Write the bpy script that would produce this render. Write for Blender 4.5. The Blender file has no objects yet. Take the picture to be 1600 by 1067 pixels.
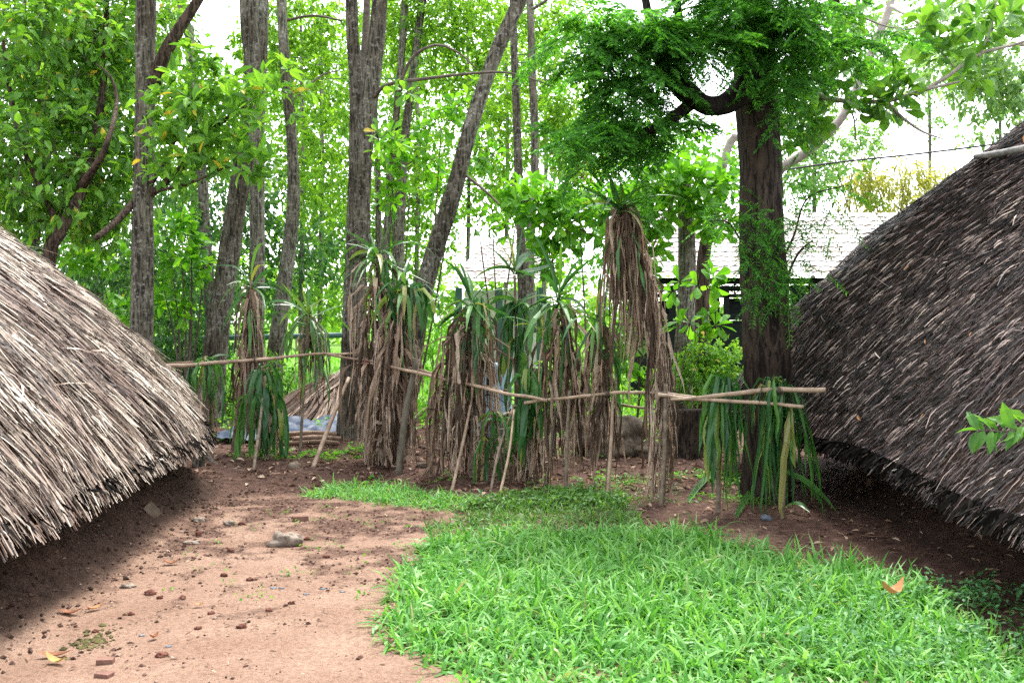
import bpy, math, random
import numpy as np
from mathutils import Vector
R = math.radians
random.seed(7)
rng = np.random.default_rng(11)
scene = bpy.context.scene

# ------------------------------------------------------------------ camera, sky, sun, exposure
F, HZ, EYE = 1556.0, 500.0, 1.6          # focal length and horizon in photo pixels, eye height in metres
cam = bpy.data.cameras.new('camera')
cam.sensor_width = 36.0
cam.lens = 36.0 * F / 1600.0
cam.shift_y = -(533.5 - HZ) / 1600.0
cam.clip_end = 2000
cob = bpy.data.objects.new('camera', cam)
cob.location = (0, 0, EYE)
cob.rotation_euler = (R(90), 0, 0)
scene.collection.objects.link(cob)
scene.camera = cob

SUN_EL, SUN_AZ = 66.0, 20.0              # azimuth clockwise from +Y (the view direction)
world = bpy.data.worlds.new('World')
scene.world = world
world.use_nodes = True
wn, wl = world.node_tree.nodes, world.node_tree.links
wn.clear()
sky = wn.new('ShaderNodeTexSky')
sky.sky_type = 'NISHITA'
sky.sun_disc = False
sky.sun_elevation = R(SUN_EL)
sky.sun_rotation = R(SUN_AZ)
sky.air_density = 1.0
sky.dust_density = 1.5
sky.ozone_density = 1.0
hs = wn.new('ShaderNodeHueSaturation')
hs.inputs['Saturation'].default_value = 0.22   # thin bright overcast
bg = wn.new('ShaderNodeBackground')
bg.inputs['Strength'].default_value = 0.15
wo = wn.new('ShaderNodeOutputWorld')
wl.new(sky.outputs[0], hs.inputs['Color'])
wl.new(hs.outputs[0], bg.inputs['Color'])
wl.new(bg.outputs[0], wo.inputs['Surface'])

sl = bpy.data.lights.new('sun', 'SUN')
sl.energy = 1.3
sl.angle = R(14)
sl.color = (1.0, 0.97, 0.92)
so = bpy.data.objects.new('sun', sl)
sd = Vector((math.sin(R(SUN_AZ)) * math.cos(R(SUN_EL)), math.cos(R(SUN_AZ)) * math.cos(R(SUN_EL)), math.sin(R(SUN_EL))))
so.rotation_euler = sd.to_track_quat('Z', 'Y').to_euler()
so.location = (0, 0, 30)
scene.collection.objects.link(so)

scene.view_settings.view_transform = 'Standard'
scene.view_settings.look = 'None'
scene.view_settings.gamma = 1
scene.view_settings.exposure = 2.36
scene.render.engine = 'CYCLES'
cy = scene.cycles
cy.max_bounces = 12
cy.diffuse_bounces = 8
cy.transmission_bounces = 10
cy.glossy_bounces = 2
cy.use_denoising = False
cy.use_adaptive_sampling = True
cy.sample_clamp_indirect = 3.5

# ------------------------------------------------------------------ helpers
def A(v): return np.asarray(v, dtype=np.float64)
def at(px, py, Y): return A(((px - 800) / F * Y, Y, EYE + (HZ - py) / F * Y))
def gxy(px, py):
    Y = EYE * F / (py - HZ)
    return A(((px - 800) / F * Y, Y))

def sstep(a, b, x):
    t = np.clip((np.asarray(x, float) - a) / (b - a), 0, 1)
    return t * t * (3 - 2 * t)

def vnoise(x, y, scale, seed=0):
    x = np.asarray(x, float) / scale + seed * 17.31
    y = np.asarray(y, float) / scale + seed * 9.77
    xi, yi = np.floor(x).astype(np.int64), np.floor(y).astype(np.int64)
    fx, fy = x - xi, y - yi
    fx, fy = fx * fx * (3 - 2 * fx), fy * fy * (3 - 2 * fy)
    def h(a, b):
        n = (a * 374761393 + b * 668265263 + seed * 1442695) & 0x7fffffff
        n = ((n ^ (n >> 13)) * 1274126177) & 0x7fffffff
        return ((n ^ (n >> 16)) & 0xffff) / 65535.0
    return (h(xi, yi) * (1 - fx) + h(xi + 1, yi) * fx) * (1 - fy) + (h(xi, yi + 1) * (1 - fx) + h(xi + 1, yi + 1) * fx) * fy

def norm(v):
    return v / np.maximum(np.linalg.norm(v, axis=-1, keepdims=True), 1e-9)

def catmull(P, n):
    P = A(P)
    if len(P) == 2:
        t = np.linspace(0, 1, n)[:, None]
        return P[0] * (1 - t) + P[1] * t
    Q = np.vstack([2 * P[0] - P[1], P, 2 * P[-1] - P[-2]])
    t = np.linspace(0, len(P) - 1 - 1e-9, n)
    i = t.astype(int); f = (t - i)[:, None]
    a, b, c, d = Q[i], Q[i + 1], Q[i + 2], Q[i + 3]
    return 0.5 * (2 * b + (c - a) * f + (2 * a - 5 * b + 4 * c - d) * f ** 2 + (3 * b - a - 3 * c + d) * f ** 3)

def inside(poly, x, y):
    poly = A(poly); c = np.zeros(np.shape(x), bool); n = len(poly)
    for i in range(n):
        x1, y1 = poly[i]; x2, y2 = poly[(i + 1) % n]
        if y1 == y2: continue
        c ^= ((y1 > y) != (y2 > y)) & (x < (x2 - x1) * (y - y1) / (y2 - y1) + x1)
    return c

class Geo:
    """Collects faces in world coordinates and links them as one mesh object."""
    def __init__(self): self.V, self.L, self.S, self.n = [], [], [], 0
    def raw(self, V, faces):
        V = A(V).reshape(-1, 3)
        for f in faces:
            self.L.append(np.asarray(f, np.int64) + self.n); self.S.append(np.array([len(f)]))
        self.V.append(V); self.n += len(V)
    def grid(self, P, close_u=False, close_v=False):
        """P (a, b, 3) as quads"""
        a, b = P.shape[:2]
        idx = np.arange(a * b).reshape(a, b)
        if close_u: idx = np.vstack([idx, idx[:1]])
        if close_v: idx = np.hstack([idx, idx[:, :1]])
        q = np.stack([idx[:-1, :-1], idx[:-1, 1:], idx[1:, 1:], idx[1:, :-1]], -1).reshape(-1, 4)
        self.L.append(q.ravel() + self.n); self.S.append(np.full(len(q), 4))
        self.V.append(P.reshape(-1, 3)); self.n += a * b
    def template(self, T, faces, B, X, Y, Z, sx, sy, sz):
        """n copies of template T: X along, Y across, Z normal"""
        T = A(T); n, k = len(B), len(T)
        V = (B[:, None] + X[:, None] * (T[None, :, 0:1] * sx[:, None, None]) + Y[:, None] * (T[None, :, 1:2] * sy[:, None, None])
             + Z[:, None] * (T[None, :, 2:3] * sz[:, None, None]))
        off = (np.arange(n) * k)[:, None] + self.n
        fl = np.concatenate([np.asarray(f) for f in faces]); fs = np.array([len(f) for f in faces])
        self.L.append((off + fl[None]).ravel()); self.S.append(np.tile(fs, n))
        self.V.append(V.reshape(-1, 3)); self.n += n * k
    def strips(self, P, W, fold=None):
        """P (n,m,3) centre lines, W (n,m,3) half-width vectors; fold (n,m,3) drops the midrib"""
        n, m = P.shape[:2]
        cols = [P - W, P + W] if fold is None else [P - W, P + fold, P + W]
        c = len(cols)
        V = np.stack(cols, 2)
        idx = np.arange(n * m * c).reshape(n, m, c)
        q = np.stack([idx[:, :-1, :-1], idx[:, :-1, 1:], idx[:, 1:, 1:], idx[:, 1:, :-1]], -1).reshape(-1, 4)
        self.L.append(q.ravel() + self.n); self.S.append(np.full(len(q), 4))
        self.V.append(V.reshape(-1, 3)); self.n += n * m * c
    def tube(self, pts, rad, seg=8, n=None, rough=0.0, seed=0, cap=True, fiss=0.0):
        pts = A(pts); rad = A(rad)
        if n is None: n = max(len(pts), 2)
        P = catmull(pts, n)
        r = np.interp(np.linspace(0, len(rad) - 1, n), np.arange(len(rad)), rad)
        t = norm(np.gradient(P, axis=0))
        ref = np.tile(A((1, 0, 0)), (n, 1)); ref[np.abs(t[:, 0]) > 0.85] = (0, 0, 1)
        if np.ptp(ref, axis=0).any(): ref[:] = (0.3, 0.9, 0.2)
        u = norm(np.cross(t, ref)); v = np.cross(t, u)
        a = np.linspace(0, 2 * np.pi, seg, endpoint=False)
        s = np.concatenate([[0], np.cumsum(np.linalg.norm(np.diff(P, axis=0), axis=1))])
        rr = np.repeat(r[:, None], seg, 1)
        if rough:
            AA, SS = np.meshgrid(a, s)
            q = vnoise(np.cos(AA) * 2 + 5, np.sin(AA) * 2 + SS * 1.6, 1.0, seed) - .5
            q2 = vnoise(np.cos(AA) * 1.2 + 9, np.sin(AA) * 1.2 + SS * 4.5, .5, seed + 3) - .5
            rr = rr * (1 + rough * (q * 1.3 + q2 * .7))
            if fiss:
                q3 = vnoise(AA * 5.1, SS * 2.4 + AA, 1.0, seed + 5)
                rr = rr - fiss * np.abs(q3 - .5) ** .7
        ring = P[:, None] + (np.cos(a)[None, :, None] * u[:, None] + np.sin(a)[None, :, None] * v[:, None]) * rr[..., None]
        self.grid(ring, close_v=True)
        if cap:
            for k, flip in ((0, False), (n - 1, True)):
                base = self.n - n * seg + k * seg
                f = np.arange(base, base + seg)
                self.L.append(f if flip else f[::-1]); self.S.append(np.array([seg]))
    def box(self, a, b):
        x0, y0, z0 = a; x1, y1, z1 = b
        V = [(x0, y0, z0), (x1, y0, z0), (x1, y1, z0), (x0, y1, z0), (x0, y0, z1), (x1, y0, z1), (x1, y1, z1), (x0, y1, z1)]
        self.raw(V, [(0, 3, 2, 1), (4, 5, 6, 7), (0, 1, 5, 4), (1, 2, 6, 5), (2, 3, 7, 6), (3, 0, 4, 7)])
    def obj(self, name, mat, parent=None, smooth=False):
        me = bpy.data.meshes.new(name)
        V = np.concatenate(self.V)
        q = parent
        while q is not None: V = V - A(q.location)[None]; q = q.parent
        L = np.concatenate(self.L).astype(np.int32); S = np.concatenate(self.S).astype(np.int32)
        me.vertices.add(len(V)); me.vertices.foreach_set('co', V.astype(np.float32).ravel())
        me.loops.add(len(L)); me.loops.foreach_set('vertex_index', L)
        me.polygons.add(len(S))
        st = np.concatenate([[0], np.cumsum(S)[:-1]]).astype(np.int32)
        me.polygons.foreach_set('loop_start', st)
        me.polygons.foreach_set('loop_total', S)
        me.polygons.foreach_set('use_smooth', np.full(len(S), smooth))
        me.update(calc_edges=True)
        me.validate()
        me.materials.append(mat)
        o = bpy.data.objects.new(name, me)
        scene.collection.objects.link(o)
        if parent is not None: o.parent = parent
        return o

def tag(o, label=None, cat=None, group=None, kind=None):
    if label: o['label'] = label
    if cat: o['category'] = cat
    if group: o['group'] = group
    if kind: o['kind'] = kind
    return o

def thing(name, label, cat, loc, group=None):
    o = bpy.data.objects.new(name, None)
    o.empty_display_size = 0.2
    o.location = tuple(float(c) for c in loc)
    scene.collection.objects.link(o)
    return tag(o, label, cat, group)

# ------------------------------------------------------------------ materials
def new_mat(name):
    m = bpy.data.materials.new(name); m.use_nodes = True
    nt = m.node_tree; nt.nodes.clear()
    out = nt.nodes.new('ShaderNodeOutputMaterial')
    return m, nt.nodes, nt.links, out

def ramp(nodes, stops, interp='LINEAR'):
    r = nodes.new('ShaderNodeValToRGB'); r.color_ramp.interpolation = interp
    e = r.color_ramp.elements
    while len(e) < len(stops): e.new(0.5)
    for i, (p, c) in enumerate(stops):
        e[i].position = p; e[i].color = (*c, 1)
    return r

def leaf_mat(name, stops, trans=0.45, rough=0.45, tint=(1.5, 1.35, 0.6), spec=0.4):
    """thin leaf: random tone per leaf, gloss on top and light coming through"""
    m, N, L, out = new_mat(name)
    g = N.new('ShaderNodeNewGeometry')
    rp = ramp(N, stops); L.new(g.outputs['Random Per Island'], rp.inputs[0])
    p = N.new('ShaderNodeBsdfPrincipled')
    p.inputs['Roughness'].default_value = rough
    p.inputs['Specular IOR Level'].default_value = spec
    L.new(rp.outputs[0], p.inputs['Base Color'])
    mx = N.new('ShaderNodeMixRGB'); mx.blend_type = 'MULTIPLY'; mx.inputs[0].default_value = 1
    mx.inputs[2].default_value = (*tint, 1)
    L.new(rp.outputs[0], mx.inputs[1])
    t = N.new('ShaderNodeBsdfTranslucent'); L.new(mx.outputs[0], t.inputs['Color'])
    ms = N.new('ShaderNodeMixShader'); ms.inputs[0].default_value = trans
    L.new(p.outputs[0], ms.inputs[1]); L.new(t.outputs[0], ms.inputs[2]); L.new(ms.outputs[0], out.inputs[0])
    return m

def island_mat(name, stops, rough=0.8, spec=0.2, patch=None, pscale=1.2, trans=0.0, stretch=(1, 1, 1)):
    m, N, L, out = new_mat(name)
    g = N.new('ShaderNodeNewGeometry')
    rp = ramp(N, stops); L.new(g.outputs['Random Per Island'], rp.inputs[0])
    col = rp.outputs[0]
    tc = N.new('ShaderNodeTexCoord')
    nz = N.new('ShaderNodeTexNoise'); nz.inputs['Scale'].default_value = 40; nz.inputs['Detail'].default_value = 4
    L.new(tc.outputs['Object'], nz.inputs['Vector'])
    mr = N.new('ShaderNodeMapRange'); mr.inputs[1].default_value = .3; mr.inputs[2].default_value = .7
    mr.inputs[3].default_value = .75; mr.inputs[4].default_value = 1.2
    L.new(nz.outputs[0], mr.inputs[0])
    mm = N.new('ShaderNodeMixRGB'); mm.blend_type = 'MULTIPLY'; mm.inputs[0].default_value = 1
    L.new(col, mm.inputs[1]); L.new(mr.outputs[0], mm.inputs[2]); col = mm.outputs[0]
    if patch:
        n2 = N.new('ShaderNodeTexNoise'); n2.inputs['Scale'].default_value = pscale; n2.inputs['Detail'].default_value = 5
        mp = N.new('ShaderNodeMapping'); mp.inputs['Scale'].default_value = stretch
        L.new(tc.outputs['Object'], mp.inputs[0]); L.new(mp.outputs[0], n2.inputs['Vector'])
        r2 = ramp(N, [(.42, (1, 1, 1)), (.62, patch)]); L.new(n2.outputs[0], r2.inputs[0])
        m2 = N.new('ShaderNodeMixRGB'); m2.blend_type = 'MULTIPLY'; m2.inputs[0].default_value = 1
        L.new(col, m2.inputs[1]); L.new(r2.outputs[0], m2.inputs[2]); col = m2.outputs[0]
    p = N.new('ShaderNodeBsdfPrincipled')
    p.inputs['Roughness'].default_value = rough; p.inputs['Specular IOR Level'].default_value = spec
    L.new(col, p.inputs['Base Color'])
    if trans:
        t = N.new('ShaderNodeBsdfTranslucent'); L.new(col, t.inputs['Color'])
        ms = N.new('ShaderNodeMixShader'); ms.inputs[0].default_value = trans
        L.new(p.outputs[0], ms.inputs[1]); L.new(t.outputs[0], ms.inputs[2]); L.new(ms.outputs[0], out.inputs[0])
    else: L.new(p.outputs[0], out.inputs[0])
    return m

def bark_mat(name, dark, mid, pale, lichen=0.5, zs=0.12, scale=34, bump=.8):
    m, N, L, out = new_mat(name)
    tc = N.new('ShaderNodeTexCoord')
    mp = N.new('ShaderNodeMapping'); mp.inputs['Scale'].default_value = (1, 1, zs); L.new(tc.outputs['Object'], mp.inputs[0])
    n1 = N.new('ShaderNodeTexNoise'); n1.inputs['Scale'].default_value = scale; n1.inputs['Detail'].default_value = 8
    n1.inputs['Roughness'].default_value = .65; n1.inputs['Distortion'].default_value = .6
    L.new(mp.outputs[0], n1.inputs['Vector'])
    r1 = ramp(N, [(.43, dark), (.51, mid), (.64, tuple(min(1, c * 1.5) for c in mid))]); L.new(n1.outputs[0], r1.inputs[0])
    n2 = N.new('ShaderNodeTexNoise'); n2.inputs['Scale'].default_value = 17; n2.inputs['Detail'].default_value = 9
    n2.inputs['Roughness'].default_value = .75
    mp2 = N.new('ShaderNodeMapping'); mp2.inputs['Scale'].default_value = (1, 1, 1.1); L.new(tc.outputs['Object'], mp2.inputs[0])
    L.new(mp2.outputs[0], n2.inputs['Vector'])
    r2 = ramp(N, [(.62 - .18 * lichen, (0, 0, 0)), (.72 - .14 * lichen, (1, 1, 1))]); L.new(n2.outputs[0], r2.inputs[0])
    mk = N.new('ShaderNodeMath'); mk.operation = 'MULTIPLY'; mk.inputs[1].default_value = .75
    L.new(r2.outputs[0], mk.inputs[0])
    mx = N.new('ShaderNodeMixRGB'); L.new(mk.outputs[0], mx.inputs[0]); L.new(r1.outputs[0], mx.inputs[1]); mx.inputs[2].default_value = (*pale, 1)
    n3 = N.new('ShaderNodeTexNoise'); n3.inputs['Scale'].default_value = 1.3; n3.inputs['Detail'].default_value = 4
    L.new(tc.outputs['Object'], n3.inputs['Vector'])
    r3 = ramp(N, [(.35, (.55, .5, .45)), (.6, (1.1, 1.1, 1.1))]); L.new(n3.outputs[0], r3.inputs[0])
    m3 = N.new('ShaderNodeMixRGB'); m3.blend_type = 'MULTIPLY'; m3.inputs[0].default_value = 1
    L.new(mx.outputs[0], m3.inputs[1]); L.new(r3.outputs[0], m3.inputs[2])
    p = N.new('ShaderNodeBsdfPrincipled'); p.inputs['Roughness'].default_value = .85; p.inputs['Specular IOR Level'].default_value = .15
    L.new(m3.outputs[0], p.inputs['Base Color'])
    b = N.new('ShaderNodeBump'); b.inputs['Strength'].default_value = bump; b.inputs['Distance'].default_value = .03
    L.new(n1.outputs[0], b.inputs['Height']); L.new(b.outputs[0], p.inputs['Normal'])
    L.new(p.outputs[0], out.inputs[0])
    return m

def plain_mat(name, c1, c2, scale=8, rough=.7, spec=.2, bump=.3, stretch=(1, 1, 1), metallic=0):
    m, N, L, out = new_mat(name)
    tc = N.new('ShaderNodeTexCoord')
    mp = N.new('ShaderNodeMapping'); mp.inputs['Scale'].default_value = stretch; L.new(tc.outputs['Object'], mp.inputs[0])
    n1 = N.new('ShaderNodeTexNoise'); n1.inputs['Scale'].default_value = scale; n1.inputs['Detail'].default_value = 8
    n1.inputs['Roughness'].default_value = .65
    L.new(mp.outputs[0], n1.inputs['Vector'])
    r1 = ramp(N, [(.35, c1), (.65, c2)]); L.new(n1.outputs[0], r1.inputs[0])
    p = N.new('ShaderNodeBsdfPrincipled'); p.inputs['Roughness'].default_value = rough; p.inputs['Specular IOR Level'].default_value = spec
    p.inputs['Metallic'].default_value = metallic
    L.new(r1.outputs[0], p.inputs['Base Color'])
    b = N.new('ShaderNodeBump'); b.inputs['Strength'].default_value = bump; b.inputs['Distance'].default_value = .02
    L.new(n1.outputs[0], b.inputs['Height']); L.new(b.outputs[0], p.inputs['Normal'])
    L.new(p.outputs[0], out.inputs[0])
    return m

M = {}
M['leaf_mid'] = leaf_mat('leaf_mid', [(0, (0.0506, 0.1495, 0.0196)), (.5, (0.1173, 0.2990, 0.0345)), (.975, (0.2173, 0.4634, 0.0494)), (.985, (0.5025, 0.4186, 0.0563)), (1, (0.5865, 0.4485, 0.0713))], .48)
M['leaf_dark'] = leaf_mat('leaf_dark', [(0, (0.021, 0.074, 0.023)), (.6, (0.045, 0.142, 0.036)), (1, (0.106, 0.243, 0.051))], .38, .35)
M['leaf_bright'] = leaf_mat('leaf_bright', [(0, (0.0564, 0.2052, 0.0123)), (.5, (0.1026, 0.3181, 0.0205)), (1, (0.1744, 0.4104, 0.0308))], .52)
M['leaf_far'] = leaf_mat('leaf_far', [(0, (0.070, 0.188, 0.019)), (.5, (0.140, 0.325, 0.030)), (1, (0.238, 0.450, 0.042))], .52)
M['leaf_pale'] = leaf_mat('leaf_pale', [(0, (.10, .22, .08)), (.5, (.16, .32, .12)), (1, (.24, .4, .16))], .5)
M['leaf_yellow'] = leaf_mat('leaf_yellow', [(0, (.22, .26, .05)), (.5, (.34, .36, .09)), (1, (.46, .44, .16))], .45)
M['leaf_feather'] = leaf_mat('leaf_feather', [(0, (0.0276, 0.1092, 0.0218)), (.6, (0.0575, 0.2070, 0.0322)), (1, (0.1380, 0.4025, 0.0483))], .54, .55, (1.5, 1.45, .5), .3)
M['leaf_terminal'] = leaf_mat('leaf_terminal', [(0, (0.056, 0.175, 0.030)), (.5, (0.098, 0.250, 0.036)), (1, (0.154, 0.338, 0.048))], .5)
M['grass'] = leaf_mat('grass', [(0, (0.0570, 0.2042, 0.0333)), (.45, (0.1330, 0.3515, 0.0712)), (.975, (0.2470, 0.4750, 0.1330)), (.987, (0.3230, 0.3800, 0.1520)), (1, (0.3800, 0.3230, 0.1710))], .38, .42, (1.25, 1.3, .55), .3)
M['weed'] = leaf_mat('weed', [(0, (0.040, 0.120, 0.023)), (.6, (0.081, 0.216, 0.034)), (1, (0.161, 0.324, 0.057))], .4)
M['weed_blue'] = leaf_mat('weed_blue', [(0, (.05, .16, .05)), (1, (.13, .33, .11))], .4)
M['strap'] = leaf_mat('strap', [(0, (0.0184, 0.0782, 0.0221)), (.5, (0.0414, 0.1380, 0.0331)), (.86, (0.0828, 0.2116, 0.0414)), (.95, (0.2208, 0.2760, 0.0552)), (1, (0.2760, 0.2024, 0.0920))], .32, .38, (1.4, 1.4, .6), .45)
M['strap_pale'] = leaf_mat('strap_pale', [(0, (.04, .12, .04)), (.6, (.08, .2, .05)), (1, (.2, .3, .08))], .35, .3, (1.3, 1.4, .6), .55)
M['dry'] = island_mat('dry', [(0, (.034, .022, .015)), (.28, (.115, .074, .050)), (.58, (.28, .195, .137)), (.93, (.47, .37, .285)), (1, (.42, .24, .12))], .75, .25, trans=.15)
M['thatch_pale'] = island_mat('thatch_pale', [(0, (0.0136, 0.0078, 0.0049)), (.26, (0.0582, 0.0349, 0.0243)), (.40, (0.2134, 0.1503, 0.1067)), (.58, (0.4559, 0.3686, 0.2910)), (1, (0.6596, 0.5820, 0.4850))], .55, .35, patch=(.36, .27, .25), pscale=2.2, stretch=(.6, 1.3, .6))
M['thatch_dark'] = island_mat('thatch_dark', [(0, (0.0055, 0.0041, 0.0041)), (.46, (0.0178, 0.0110, 0.0110)), (.70, (0.0628, 0.0396, 0.0368)), (.86, (0.1776, 0.1230, 0.1052)), (1, (0.6285, 0.5056, 0.4236))], .42, .35, patch=(.5, .46, .5), pscale=.9)
M['thatch_under'] = plain_mat('thatch_under', (.02, .014, .01), (.06, .04, .03), 30, .95, .05)
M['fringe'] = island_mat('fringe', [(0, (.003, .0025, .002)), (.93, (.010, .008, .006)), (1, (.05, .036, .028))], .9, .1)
M['frond_heap'] = island_mat('frond_heap', [(0, (.16, .105, .08)), (.6, (.34, .25, .195)), (1, (.46, .37, .31))], .7, .2)
M['bark'] = bark_mat('bark', (.026, .023, .018), (.105, .095, .072), (.37, .36, .315), .55)
M['bark_pale'] = bark_mat('bark_pale', (.04, .037, .029), (.145, .134, .104), (.38, .375, .33), .6)
M['bark_brown'] = bark_mat('bark_brown', (.022, .016, .012), (.085, .06, .045), (.2, .17, .14), .1)
M['bark_black'] = bark_mat('bark_black', (.012, .009, .008), (.048, .035, .027), (.13, .098, .075), .2, zs=.18, scale=26)
M['bark_soot'] = bark_mat('bark_soot', (.006, .005, .005), (.020, .016, .013), (.06, .048, .038), .1, zs=.18, scale=26)
M['twig'] = plain_mat('twig', (.05, .038, .03), (.14, .11, .085), 20)
M['twig_pale'] = plain_mat('twig_pale', (.24, .2, .18), (.42, .37, .33), 14)
M['bamboo'] = plain_mat('bamboo', (.20, .13, .085), (.42, .31, .22), 9, .55, .35, .25, (1, 1, 1))
M['bamboo_dark'] = plain_mat('bamboo_dark', (.14, .085, .055), (.3, .2, .14), 9, .6, .3, .3)
M['stake_grey'] = plain_mat('stake_grey', (.07, .062, .045), (.19, .165, .125), 16, .8, .2, .6, (1, 1, .3))
M['stem'] = plain_mat('stem', (.10, .075, .052), (.25, .2, .15), 18, .8, .2, .5)
M['rock'] = plain_mat('rock', (.07, .055, .04), (.24, .19, .145), 5, .9, .15, .8)
M['stone'] = plain_mat('stone', (.13, .10, .08), (.3, .25, .2), 22, .9, .15, .7)
M['laterite'] = plain_mat('laterite', (.08, .03, .022), (.19, .085, .06), 30, .9, .1, .8)
M['brick'] = plain_mat('brick', (.14, .072, .055), (.22, .125, .095), 18, .85, .15, .4)
M['slate'] = plain_mat('slate', (.085, .10, .12), (.16, .185, .215), 18, .6, .3, .3)
M['tarp'] = plain_mat('tarp', (.02, .032, .06), (.045, .066, .115), 4, .55, .35, .25)
M['drum'] = plain_mat('drum', (.16, .26, .33), (.26, .37, .43), 5, .45, .4, .1)
M['dark_wood'] = plain_mat('dark_wood', (.005, .007, .006), (.013, .018, .016), 6, .8, .1, .2, (1, 1, 6))
M['tile'] = island_mat('tile', [(0, (.30, .25, .23)), (.2, (.52, .49, .48)), (1, (.68, .66, .65))], .7, .3, patch=(.55, .47, .43), pscale=4.5)
M['plaster'] = plain_mat('plaster', (.45, .42, .39), (.6, .57, .53), 3, .9, .1, .1)
M['cable'] = plain_mat('cable', (.02, .02, .022), (.04, .04, .045), 3, .6)
M['pipe'] = plain_mat('pipe', (.02, .06, .055), (.04, .1, .09), 5, .5, .4, .1)
M['mud'] = plain_mat('mud', (.035, .022, .016), (.07, .046, .034), 6, .95, .05, .6)
M['pole'] = plain_mat('pole', (.13, .12, .12), (.28, .26, .25), 12, .7, .3, .4)
M['litter'] = island_mat('litter', [(0, (.05, .028, .02)), (.5, (.16, .085, .055)), (.85, (.32, .21, .14)), (1, (.5, .38, .28))], .8, .2, trans=.1)
M['dead_leaf'] = island_mat('dead_leaf', [(0, (.16, .06, .03)), (1, (.3, .13, .06))], .7, .3, trans=.15)
M['orange_leaf'] = island_mat('orange_leaf', [(0, (.34, .14, .05)), (1, (.5, .24, .10))], .6, .3, trans=.15)
M['yellow_leaf'] = island_mat('yellow_leaf', [(0, (.34, .22, .05)), (1, (.42, .29, .09))], .6, .3, trans=.15)
M['pod'] = island_mat('pod', [(0, (.10, .045, .03)), (1, (.24, .11, .07))], .7, .2)
M['flower'] = plain_mat('flower', (.5, .02, .02), (.6, .05, .03), 10)

# ------------------------------------------------------------------ ground
def hgt(x, y):
    x = np.asarray(x, float); y = np.asarray(y, float)
    z = .05 * (vnoise(x, y, 2.2, 1) - .5) + .03 * (vnoise(x, y, .7, 2) - .5) + .014 * (vnoise(x, y, .22, 3) - .5)
    near = 1 - sstep(14, 20, y)
    z = z * (.3 + .7 * near)
    foot = -2.36 - .05 * (y - 5) + .22 * (vnoise(y, y * 0 + 3, .8, 5) - .5)
    inl = sstep(0, .75, foot - x) * (1 - sstep(8.9, 9.9, y))          # earth bank under the pale hut
    z = z + .42 * inl + inl * (1 - .6 * inl) * (.30 * (vnoise(x, y, .3, 8) - .5) + .16 * (vnoise(x, y, .11, 9) - .5))
    inr = sstep(0, .8, x - 3.0) * (1 - sstep(9.6, 10.6, y))
    z = z + .25 * inr
    z = z + .07 * sstep(9.4, 11.5, y) * (1 - sstep(14, 18, y)) * (.4 + vnoise(x, y, 1.1, 6))
    return z

LAWN = [gxy(*p) for p in [(705, 1075), (672, 1050), (640, 1000), (630, 950), (622, 920), (630, 890), (662, 864), (680, 846), (760, 836), (850, 830), (930, 830), (1040, 836), (1110, 846),
        (1190, 864), (1260, 878), (1330, 894), (1400, 915), (1455, 938), (1510, 970), (1560, 1008), (1610, 1045), (1660, 1085)]]
LAWN = LAWN + [A((3.2, 3.3)), A((-.35, 3.3))]
STRIP = [gxy(*p) for p in [(458, 772), (510, 760), (570, 756), (640, 764), (700, 772), (760, 780), (750, 796), (700, 800), (600, 790), (520, 780)]]
WEEDS = [gxy(*p) for p in [(655, 842), (690, 806), (745, 788), (840, 772), (930, 768), (985, 792), (965, 832), (800, 842)]]

def axis(lo, hi, step, far, ratio):
    a = list(np.arange(lo, hi, step)); d = step
    while a[-1] < far: d *= ratio; a.append(a[-1] + d)
    b = []; d = step; c = lo
    while c > -far: d *= ratio; c -= d; b.append(c)
    return np.array(b[::-1] + a)

gx = axis(-4.2, 4.2, .034, 400, 1.22)
gy = [1.0]
while gy[-1] < 16: gy.append(gy[-1] + .0046 * max(gy[-1], 3.6))
d = .08
while gy[-1] < 600: d *= 1.2; gy.append(gy[-1] + d)
gy = np.concatenate([[-400, -100, -30, -8, -2, -.4, .4], gy])
GX, GY = np.meshgrid(gx, gy)
GZ = hgt(GX, GY)
g = Geo(); g.grid(np.stack([GX, GY, GZ], -1))

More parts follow.
